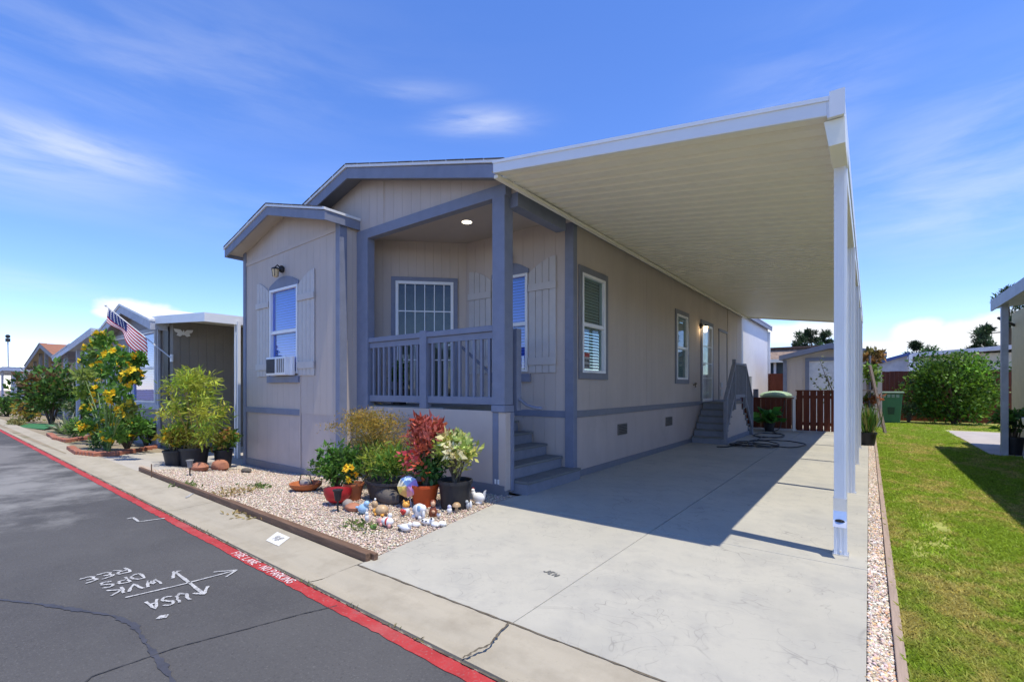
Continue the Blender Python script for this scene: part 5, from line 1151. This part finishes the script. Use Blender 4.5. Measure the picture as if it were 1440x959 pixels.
q = seat(213, 671); tag(MB().tube([q, q + Vector((0, 0, .2))], .008, 6).build('marker_stake', M_wood, loc=q), 'thin short stake at the left end of the timber edging', 'stake')
# ================================================================== GARDEN BED PLANTS
q = seat(430, 689); rb = thing('red_bowl', 'shallow orange red bowl with a wire hoop at the left of the garden', 'bowl', q)
MB().lathe([(.12, 0), (.2, .06), (.21, .1), (.19, .1), (.15, .05), (0, .04)], q, 20).build('bowl', M_terracotta, rb, True)
MB().tube([q + Vector((-.17, 0, .08)), q + Vector((-.12, 0, .2)), q + Vector((.1, 0, .22)), q + Vector((.17, 0, .08))], .008, 6).build('hoop', M_blackmetal, rb, True)
MB().ball(q + Vector((.0, .0, .1)), (.1, .08, .05), 10, 6, lump=.1).build('shell', M_rock, rb, True)
q = seat(463, 712); rp = thing('red_pot', 'glossy bright red pot tipped on its side beside the path light', 'pot', q)
MB().lathe([(.0, 0), (.07, .005), (.12, .04), (.15, .1), (.16, .16), (.15, .16), (.13, .08), (.06, .03), (0, .025)], (0, 0, 0), 24).build('pot', M_redpot, rp, True, local=True); rp.children[0].rotation_euler = (-.25, -.3, 0); rp.children[0].location = (0, .1, .02)
q = seat(487, 704); r2 = thing('terracotta_pot', 'small orange terracotta pot behind the path light', 'pot', q); plant_pot(r2, q + Vector((0, .1, 0)), .08, .12, .2, M_terracotta)
tg_ = bush('yellow_flower_plant', 'small plant with yellow flowers in the terracotta pot', 'plant', q + Vector((0, .1, .18)), (.13, .13), .3, 220, .06, SUNG, 8, .5, zc=.5, trunk=False, flowers=(14, .05, [(.75, .5, .03), (.7, .4, .02)], 'flower'))
q = seat(445, 690); bush('green_shrub', 'bright mid green shrub at the left of the garden cluster', 'shrub', q + Vector((.1, .25, 0)), (.48, .32), .62, 1700, .075, [(.07, .17, .025), (.1, .22, .035), (.045, .11, .02)], 26, .5)
q = seat(530, 704); tb = thing('trough_planter', 'wide dark grey planter full of feathery green plants', 'planter', q); MB().lathe([(.22, 0), (.27, .19), (.29, .2), (.29, .23), (.26, .23), (.25, .18), (0, .18)], q + Vector((0, .15, 0)), 24, 1.1, .8).build('tub', mat('dark_grey_tub', (.05, .045, .045), .6), tb, True)
bush('green_shrub', 'feathery green plant filling the wide dark grey planter', 'shrub', q + Vector((0, .15, .16)), (.42, .26), .5, 2200, .085, [(.07, .16, .02), (.11, .21, .03), (.05, .12, .02), (.2, .26, .03)], 26, .2, up=.6, trunk=False)
q2 = seat(541, 708); tag(MB().ball(q2 + Vector((0, .05, .07)), (.2, .1, .1), 12, 8, lump=.08).build('boulder', M_rockdark, smooth=True, loc=q2), 'dark grey brown boulder leaning on the wide planter', 'stone')
# fennel
q = seat(500, 690); fn = thing('fennel_plant', 'tall wispy fennel with golden seed heads against the bay', 'plant', q + Vector((0, .35, 0))); q = q + Vector((0, .35, 0))
mb = MB(); heads = []; fr = []
for k in range(60):
    a = random.uniform(0, 2 * PI); r = random.uniform(.05, .75); zz = random.uniform(.6, 1.05) - .12 * r; e = q + Vector((math.cos(a) * r * 1.0 - .05, math.sin(a) * r * .35, zz))
    b_ = q + Vector((random.gauss(0, .15), random.gauss(0, .08), 0)); m_ = b_.lerp(e, .6) + Vector((0, 0, .12)); mb.tube([b_, m_, e], [.006, .004, .002], 4); heads.append(tuple(e))
    for j in range(70): fr.append(tuple(b_.lerp(m_, random.uniform(.2, 1)) + Vector((random.gauss(0, .09), random.gauss(0, .07), random.gauss(0, .07)))))
e = q + Vector((-1.0, -.1, .78)); mb.tube([q + Vector((-.3, 0, 0)), q + Vector((-.6, -.05, .55)), e], [.006, .004, .002], 4); heads.append(tuple(e))
mb.build('stem', mat('fennel_stem', (.3, .26, .09), .7), fn)
H_ = np.array(heads); i = rng.integers(0, len(H_), 6500); u = rng.normal(size=(6500, 3)) * np.array([.085, .085, .045]); pos = H_[i] + u; dr = rng.normal(size=pos.shape); dr[:, 2] += .5
npmesh('seed_head', leafquads(pos, dr, .026 + .03 * rng.random(6500), .25), [(0, 1, 2, 3)], palette(6500, [(.36, .24, .04), (.28, .2, .04), (.22, .2, .05), (.42, .27, .04)]), M_leaf, fn)
fr = np.array(fr); dr = rng.normal(size=fr.shape); dr[:, 2] += .4; npmesh('frond', leafquads(fr, dr, .07 + .06 * rng.random(len(fr)), .07), [(0, 1, 2, 3)], palette(len(fr), [(.09, .13, .03), (.14, .16, .04), (.2, .18, .05)]), M_leaf, fn)
# orange pot with the red shrub
q = seat(584, 714); op = thing('orange_pot', 'bright orange plastic pot under the small rainbow parasol', 'pot', q); c = q + Vector((0, .14, 0)); plant_pot(op, c, .12, .165, .25, M_orangepot)
rs = bush('red_shrub', 'red leaved shrub with pink new growth standing in the orange pot', 'shrub', c + Vector((0, .03, .2)), (.3, .24), .82, 1300, .075, [(.34, .07, .03), (.42, .13, .05), (.28, .05, .025), (.45, .12, .1)], 26, .45, zc=.7, cr=.11, up=.8)
MB().tube([c + Vector((0, .03, .2)), c + Vector((.01, .03, .6))], .01, 6).build('trunk', M_bark, rs)
n = 90; ctr = np.array(c + Vector((-.08, -.12, .55))); pos = ctr + rng.normal(size=(n, 3)) * np.array([.1, .06, .09]); npmesh('pink_leaves', leafquads(pos, rng.normal(size=(n, 3)) + np.array([0, -.5, -.3]), .06 + .03 * rng.random(n), .6), [(0, 1, 2, 3)], palette(n, [(.55, .08, .1), (.6, .16, .14), (.5, .1, .05)]), M_leaf, rs)
bush('green_shrub', 'deep green leafy plant around the base of the red shrub', 'shrub', c + Vector((.02, .1, .2)), (.26, .18), .38, 900, .065, [(.03, .1, .025), (.05, .14, .03), (.06, .16, .03)], 16, .5, trunk=False)
# rainbow parasol spinner
q = seat(577, 713); c = q + Vector((-.02, -.02, .235)); pw = thing('rainbow_parasol', 'small rainbow coloured parasol ornament on a stick in the garden', 'garden ornament', q)
ax = Vector((.55, -.8, .25)).normalized(); e1 = ax.cross(Vector((0, 0, 1))).normalized(); e2 = ax.cross(e1)
RC = [(.75, .55, .12), (.75, .42, .12), (.7, .3, .3), (.62, .28, .55), (.45, .3, .65), (.4, .55, .75), (.5, .68, .8), (.68, .62, .45)]
for k in range(8):
    a0, a1 = 2 * PI * k / 8, 2 * PI * (k + 1) / 8; P_ = lambda a, r, d: c + (e1 * math.cos(a) + e2 * math.sin(a)) * r + ax * d
    am = (a0 + a1) / 2; mb = MB().add([P_(0, 0, .05), P_(a0, .06, .035), P_(am, .058, .036), P_(a1, .06, .035), P_(a0, .122, 0), P_(am, .115, .005), P_(a1, .122, 0)], [(0, 1, 2), (0, 2, 3), (1, 4, 5, 2), (2, 5, 6, 3)])
    o = mb.build('panel', mat('parasol_%d' % k, RC[k], .6, .02), pw); s = o.modifiers.new('Solid', 'SOLIDIFY'); s.thickness = .002
MB().tube([q + Vector((0, .02, -.02)), c - ax * .02, c + ax * .06], .004, 5).build('stick', M_white, pw)
# big black pot, variegated shrub
q = seat(628, 717); c = q + Vector((-.02, .16, 0)); bpot = thing('black_nursery_pot', 'large black nursery pot at the right of the garden cluster', 'pot', q); plant_pot(bpot, c, .16, .19, .31, M_black)
bush('variegated_shrub', 'cream and lime variegated shrub growing in the large black pot', 'shrub', c + Vector((0, 0, .28)), (.3, .26), .62, 1500, .075, [(.55, .54, .17), (.6, .58, .28), (.3, .38, .08), (.16, .26, .05), (.5, .5, .14)], 24, .5, cr=.11, up=.5)
# ================================================================== FIGURINES
FG = 'ceramic figurines along the gravel edge'
def fig(px, py, name, label, parts, rot=0, s=1.0):
    q = seat(px, py); t = thing(name, label, 'figurine', q, FG)
    for pn, m_, mk_ in parts:
        o = mk_().build(pn, m_, t, True, local=True)
    t.rotation_euler = (0, 0, rot); t.scale = (s * .88,) * 3; return t
cW = M_ceramic; cB = ceramic('blue_glaze', (.32, .5, .65)); cO = ceramic('orange_glaze', (.75, .36, .06)); cT = ceramic('tan_glaze', (.52, .36, .2)); cP = ceramic('pink_glaze', (.6, .3, .26)); cR = ceramic('red_glaze', (.5, .04, .03)); cBr = ceramic('brown_glaze', (.2, .06, .03)); cG = ceramic('green_glaze', (.14, .25, .05)); cK = ceramic('dark_glaze', (.03, .03, .03)); cS = ceramic('skin_glaze', (.6, .36, .22)); cGy = ceramic('grey_glaze', (.4, .42, .43))
B_ = lambda *a: (lambda: [MB().ball(*x) if False else None for x in ()])  # unused
def balls(*bs):
    def f():
        m_ = MB()
        for b in bs: m_.ball(*b)
        return m_
    return f
# hen: body leaning, tail up, head up
def hen_body():
    m_ = MB(); m_.ball((0, 0, .085), (.095, .06, .07), 16, 10); m_.ball((-.075, 0, .13), (.035, .03, .06), 12, 8, ('Y', -.35)); m_.ball((-.085, 0, .18), (.028, .025, .028), 10, 8)
    m_.prism([(.05, -.012, .1), (.095, -.012, .09), (.112, -.012, .2), (.085, -.012, .185), (.07, -.012, .15)], (0, .024, 0)); m_.lathe([(.05, 0), (.06, .02), (.05, .04)], (0, 0, 0), 14); return m_
fig(673, 708, 'hen_figurine', 'white ceramic hen on the gravel beside the porch corner', [('body', cW, hen_body), ('comb', cR, balls(((-.085, 0, .212), (.022, .006, .014), 8, 6), ((-.112, 0, .155), (.01, .008, .016), 8, 6))), ('beak', cO, balls(((-.117, 0, .18), (.014, .008, .008), 8, 6)))], .35, .95)
fig(511, 722, 'bird_figurine', 'pale blue ceramic bird, leftmost of the figurines', [('body', cB, balls(((0, 0, .06), (.075, .055, .06), 14, 9), ((.05, 0, .125), (.04, .035, .038), 12, 8), ((-.08, 0, .07), (.04, .02, .015), 8, 6))), ('beak', cO, balls(((.09, 0, .12), (.015, .01, .008), 8, 6)))], .3, 1.0)
fig(516, 733, 'rabbit_figurine', 'slim white ceramic rabbit in front of the blue bird', [('body', cW, balls(((0, 0, .05), (.035, .03, .055), 12, 8), ((0, 0, .115), (.028, .025, .03), 12, 8))), ('ear', cW, balls(((-.012, 0, .16), (.008, .006, .03), 8, 6), ((.012, 0, .16), (.008, .006, .03), 8, 6)))], 0, .8)
fig(537, 724, 'tortoise_figurine', 'tan domed tortoise figurine with an orange head', [('shell', cT, balls(((0, 0, .06), (.085, .07, .065), 14, 9))), ('head', cO, balls(((-.085, -.02, .045), (.035, .03, .032), 10, 7))), ('foot', cO, balls(((-.05, -.05, .015), (.025, .02, .018), 8, 6), ((.05, -.05, .015), (.025, .02, .018), 8, 6)))], .2)
fig(527, 718, 'snail_figurine', 'little speckled brown figurine behind the tortoise', [('shell', cT, balls(((0, 0, .09), (.05, .04, .055), 12, 8))), ('head', cW, balls(((.01, 0, .16), (.018, .015, .02), 8, 6)))], 0, .9)
fig(545, 740, 'pig_figurine', 'white and pink ceramic pig with a red band lying on the gravel', [('body', cW, balls(((0, 0, .055), (.085, .05, .05), 14, 9), ((.02, .02, .12), (.026, .022, .03), 10, 7))), ('head', cP, balls(((-.095, -.01, .05), (.042, .036, .038), 12, 8), ((-.13, -.01, .06), (.02, .015, .014), 8, 6))), ('band', cR, balls(((.012, -.012, .058), (.022, .045, .048), 12, 8))), ('leg', cP, balls(((-.06, -.04, .02), (.02, .02, .025), 8, 6), ((.06, -.04, .02), (.02, .02, .025), 8, 6)))], .15)
fig(571, 724, 'cat_figurine', 'orange cat figurine holding a red heart', [('body', cW, balls(((0, 0, .05), (.05, .042, .055), 12, 8))), ('head', cO, balls(((0, 0, .125), (.048, .04, .038), 12, 8), ((-.034, 0, .16), (.014, .01, .02), 8, 6), ((.034, 0, .16), (.014, .01, .02), 8, 6))), ('heart', cR, balls(((-.025, -.045, .055), (.028, .02, .026), 8, 6), ((.01, -.05, .055), (.028, .02, .026), 8, 6), ((-.008, -.048, .035), (.024, .018, .024), 8, 6)))], .2)
fig(570, 746, 'duck_figurine', 'white duck figurine lying low in front of the orange cat', [('body', cW, balls(((0, 0, .035), (.075, .045, .04), 14, 9), ((.06, 0, .075), (.026, .024, .026), 10, 7))), ('tail', cGy, balls(((-.075, 0, .045), (.03, .03, .014), 8, 6))), ('bill', cK, balls(((-.05, -.04, .02), (.02, .01, .014), 8, 6)))], .2)
fig(590, 728, 'elephant_figurine', 'large white elephant figurine with blue patches beside the orange pot', [('body', cW, balls(((0, 0, .085), (.085, .065, .085), 16, 10), ((.07, -.02, .12), (.045, .042, .05), 12, 8), ((.1, -.04, .06), (.018, .018, .05), 8, 8))), ('ear', cB, balls(((.04, -.055, .125), (.03, .01, .04), 10, 8))), ('blanket', cGy, balls(((-.03, -.02, .1), (.045, .055, .06), 12, 8))), ('foot', cW, balls(((-.05, -.045, .02), (.028, .025, .025), 8, 6), ((.05, -.045, .02), (.028, .025, .025), 8, 6)))], .1)
fig(600, 737, 'dalmatian_figurine', 'white spotted dog figurine lying in front of the elephant', [('body', cW, balls(((0, 0, .03), (.08, .04, .034), 14, 8), ((.075, 0, .06), (.032, .026, .028), 10, 7))), ('spot', cK, balls(((-.03, -.03, .045), (.014, .012, .01), 8, 6), ((.02, -.032, .045), (.012, .01, .01), 8, 6), ((.085, -.018, .08), (.014, .01, .012), 8, 6)))], .1)
fig(609, 725, 'angel_figurine', 'brown haired seated child figurine in a dark red robe', [('robe', cBr, lambda: MB().lathe([(.05, 0), (.055, .03), (.038, .09), (.022, .12), (0, .125)], (0, 0, 0), 14)), ('face', cS, balls(((.01, -.008, .145), (.03, .028, .033), 12, 8))), ('hair', cBr, balls(((-.006, .008, .155), (.038, .034, .037), 12, 8))), ('arm', cS, balls(((.035, -.03, .06), (.03, .018, .02), 8, 6)))], 0)
fig(617, 728, 'lamb_figurine', 'tiny cream lamb figurine beside the brown haired child', [('body', cW, balls(((0, 0, .04), (.032, .028, .032), 10, 8))), ('head', cT, balls(((.012, -.015, .085), (.02, .018, .022), 10, 7)))], 0, .9)
fig(632, 722, 'gnome_figurine', 'pale round snowman figurine against the large black pot', [('body', cW, balls(((0, 0, .045), (.038, .035, .045), 12, 8))), ('head', ceramic('lilac_glaze', (.55, .55, .7)), balls(((0, 0, .09), (.03, .028, .03), 10, 8)))], 0, .9)
fig(642, 719, 'mushroom_figurine', 'tan capped mushroom ornament beside the large black pot', [('stalk', cT, lambda: MB().lathe([(.028, 0), (.02, .04), (.022, .08)], (0, 0, 0), 12)), ('cap', ceramic('mushroom_cap', (.45, .3, .16)), lambda: MB().lathe([(.02, .06), (.055, .065), (.05, .09), (.028, .11), (0, .116)], (0, 0, 0), 16))], 0, 1.0)
fig(604, 712, 'owl_figurine', 'small pale owl figurine behind the brown haired child', [('body', cT, balls(((0, 0, .07), (.03, .026, .05), 10, 8), ((0, 0, .13), (.026, .024, .026), 10, 7)))], 0, .8)
fig(658, 716, 'squirrel_figurine', 'grey and white squirrel figurine between the mushroom and the hen', [('body', cGy, balls(((0, 0, .05), (.035, .03, .05), 12, 8), ((-.01, -.01, .105), (.026, .024, .026), 10, 7))), ('tail', cW, balls(((.045, .01, .07), (.022, .02, .055), 10, 8)))], 0, .9)
fig(525, 744, 'frog_figurine', 'green frog figurine on the gravel in front of the rabbit', [('body', cG, balls(((0, 0, .03), (.05, .04, .032), 12, 8), ((.035, -.01, .06), (.028, .026, .022), 10, 7), ((.045, -.02, .082), .009, 8, 6)))], .2, .8)
for (px, py, lab) in ((585, 740, 'white shell lying at the foot of the elephant figurine'), (612, 740, 'white shell lying in front of the child figurine'), (622, 739, 'white pointed shell lying nearest the driveway')):
    q = seat(px, py); tag(MB().ball(q + Vector((0, 0, .02)), (.055, .035, .026), 10, 7, lump=.12).build('shell', cW, smooth=True, loc=q), lab, 'shell', 'white shells by the figurines')
q = seat(497, 717); tag(MB().ball(q + Vector((0, 0, .03)), (.13, .08, .05), 10, 7, lump=.1).build('stone', M_rockred, smooth=True, loc=q), 'flat reddish stone beside the path light and blue bird', 'stone')
q = seat(486, 716); tag(MB().ball(q + Vector((0, .03, .05)), (.07, .06, .06), 10, 7, lump=.1).build('stone', M_rock, smooth=True, loc=q), 'small grey stone right behind the black path light', 'stone')
# weeds on gravel
for i, (px, py, nn_, lab) in enumerate(((262, 683, 60, 'small green weed near the left end of the gravel bed'), (367, 684, 70, 'green weed patch in the middle of the gravel bed'), (337, 690, 50, 'dry yellow weed patch left of the middle weed'), (345, 724, 30, 'dry tuft on the timber edging'), (512, 741, 60, 'low green weed beside the frog figurine'), (320, 695, 40, 'sparse dry weed near the timber edging'))):
    q = seat(px, py); pos = np.array(q) + rng.normal(size=(nn_, 3)) * np.array([.12, .07, 0]); d = rng.normal(size=(nn_, 3)); d[:, 2] = abs(d[:, 2]) * .6 + .1
    o = npmesh('weed', leafquads(pos, d, .05 + .04 * rng.random(nn_), .3), [(0, 1, 2, 3)], palette(nn_, [(.1, .16, .04), (.16, .2, .06)] if i not in (2, 3, 5) else [(.35, .25, .1), (.3, .24, .1)]), M_leaf, None, tuple(q)); tag(o, lab, 'weed')
# items glimpsed on the porch
q = Vector((-6.1, 5.0, 1.07)); pp = bush('porch_plant', 'leafy potted plant on the porch behind the railing', 'potted plant', q, (.18, .18), .75, 350, .08, GREEN, 10, .5, zc=.7); plant_pot(pp, q, .1, .13, .25, M_black)
# ================================================================== CAMERA, SUN, SKY
cam = bpy.data.cameras.new('Camera'); co = bpy.data.objects.new('Camera', cam); COL.objects.link(co)
cam.sensor_width = 36; cam.lens = FPX / 1440 * 36; cam.shift_y = 65.5 / 1440; cam.clip_end = 2000; cam.clip_start = .05
co.location = (0, 0, EYE); co.rotation_euler = (PI / 2, 0, YAW); scene.camera = co
SUN = Vector((.97, -.15, 3.42)).normalized(); el = math.asin(SUN.z); azm = math.atan2(SUN.x, SUN.y)
sl = bpy.data.lights.new('Sun', 'SUN'); sl.energy = 2.6; sl.angle = math.radians(.5); sl.color = (1, .93, .79); so = bpy.data.objects.new('Sun', sl); COL.objects.link(so)
so.rotation_euler = SUN.to_track_quat('Z', 'Y').to_euler(); so.location = SUN * 50
wd = bpy.data.worlds.new('World'); scene.world = wd; wd.use_nodes = True; nt = wd.node_tree; nt.nodes.clear(); L = nt.links.new
out = N(nt, 'ShaderNodeOutputWorld'); bg = N(nt, 'ShaderNodeBackground', Strength=.14); L(bg.outputs[0], out.inputs[0])
sky = N(nt, 'ShaderNodeTexSky'); sky.sky_type = 'NISHITA'; sky.sun_disc = False; sky.sun_elevation = el; sky.sun_rotation = azm; sky.air_density = .85; sky.dust_density = .0; sky.ozone_density = 5.0
hs = N(nt, 'ShaderNodeHueSaturation', Hue=.507, Saturation=1.17, Value=1.06); L(sky.outputs[0], hs.inputs['Color'])
tint = N(nt, 'ShaderNodeVectorMath', operation='MULTIPLY'); L(hs.outputs[0], tint.inputs[0]); tint.inputs[1].default_value = (1.03, .92, .98)
tc = N(nt, 'ShaderNodeTexCoord'); D = tc.outputs['Generated']
def M_(op, a, b=None):
    n = N(nt, 'ShaderNodeMath', operation=op)
    for i, x in enumerate((a, b)):
        if x is None: continue
        if isinstance(x, (int, float)): n.inputs[i].default_value = x
        else: L(x, n.inputs[i])
    return n.outputs[0]
def dot(v):
    n = N(nt, 'ShaderNodeVectorMath', operation='DOT_PRODUCT'); L(D, n.inputs[0]); n.inputs[1].default_value = v; return n.outputs['Value']
def blob(px, py, su, sv, tilt=0.0):
    vx, vy = ray(px); d = Vector((vx, vy, (545 - py) / FPX)).normalized(); a = d.cross(Vector((0, 0, 1))).normalized(); b = a.cross(d)
    a2 = a * math.cos(tilt) + b * math.sin(tilt); b2 = b * math.cos(tilt) - a * math.sin(tilt)
    u = M_('DIVIDE', dot(a2), su); v = M_('DIVIDE', dot(b2), sv)
    e = M_('ADD', M_('MULTIPLY', u, u), M_('MULTIPLY', v, v)); g = M_('POWER', 2.718, M_('MULTIPLY', e, -1.0))
    return M_('MULTIPLY', g, M_('GREATER_THAN', dot(d), 0.0))
def noise(scale, sc, det=7, rough=.6, dist=0.0):
    mp = N(nt, 'ShaderNodeMapping'); mp.inputs['Scale'].default_value = sc; L(D, mp.inputs[0]); n = N(nt, 'ShaderNodeTexNoise', Scale=scale, Detail=det, Roughness=rough, Distortion=dist); L(mp.outputs[0], n.inputs['Vector']); return n.outputs[0]
def rmp(x, a, b, lo=0, hi=1):
    n = N(nt, 'ShaderNodeMapRange'); n.interpolation_type = 'SMOOTHSTEP'; L(x, n.inputs[0]); n.inputs[1].default_value = a; n.inputs[2].default_value = b; n.inputs[3].default_value = lo; n.inputs[4].default_value = hi; return n.outputs[0]
wisp = noise(3.2, (1, 1, 4.5), 8, .58, .5); fine = noise(5.0, (1, 1, 7), 6, .6, .4); puff = noise(11, (1, 1, 1.5), 8, .55)
cir = None
for (px, py, su, sv, t, s) in ((95, 205, .13, .035, -.03, 1.0), (-60, 190, .2, .06, 0, .8), (675, 172, .09, .022, .05, .9), (570, 130, .1, .02, .1, .45), (1390, 250, .17, .12, -.1, .6), (1330, 310, .22, .03, -.05, .6), (1130, 150, .12, .1, 0, .35), (40, 402, .1, .018, -.08, .75), (160, 90, .35, .1, .3, .3), (420, 290, .25, .06, .2, .25)):
    g = M_('MULTIPLY', blob(px, py, su, sv, t), s); cir = g if cir is None else M_('MAXIMUM', cir, g)
cir = M_('MULTIPLY', cir, rmp(M_('ADD', M_('MULTIPLY', wisp, .7), M_('MULTIPLY', fine, .3)), .34, .68)); cir = M_('MULTIPLY', cir, .55)
cum = None
for (px, py, su, sv, s) in ((190, 436, .07, .026, 1), (150, 440, .03, .014, .9), (225, 445, .05, .02, .9), (1345, 478, .11, .035, 1), (1290, 468, .05, .03, 1), (1420, 470, .08, .04, 1), (1120, 468, .12, .03, .8), (1230, 490, .1, .02, .8), (30, 505, .3, .015, .2)):
    g = M_('MULTIPLY', blob(px, py, su, sv), s); cum = g if cum is None else M_('MAXIMUM', cum, g)
cum = rmp(M_('ADD', cum, M_('MULTIPLY', M_('SUBTRACT', puff, .5), 1.1)), .38, .75)
mask = M_('MAXIMUM', cir, cum); mask = M_('MINIMUM', mask, 1.0)
mx = N(nt, 'ShaderNodeMix', data_type='RGBA'); L(mask, mx.inputs[0]); L(tint.outputs[0], mx.inputs[6]); mx.inputs[7].default_value = (3.9, 4.0, 4.15, 1); L(mx.outputs[2], bg.inputs[0])
scene.view_settings.view_transform = 'Standard'; scene.view_settings.look = 'None'; scene.view_settings.exposure = 0.95; scene.view_settings.gamma = 1
scene.cycles.max_bounces = 8; scene.cycles.transparent_max_bounces = 12; scene.cycles.use_denoising = True
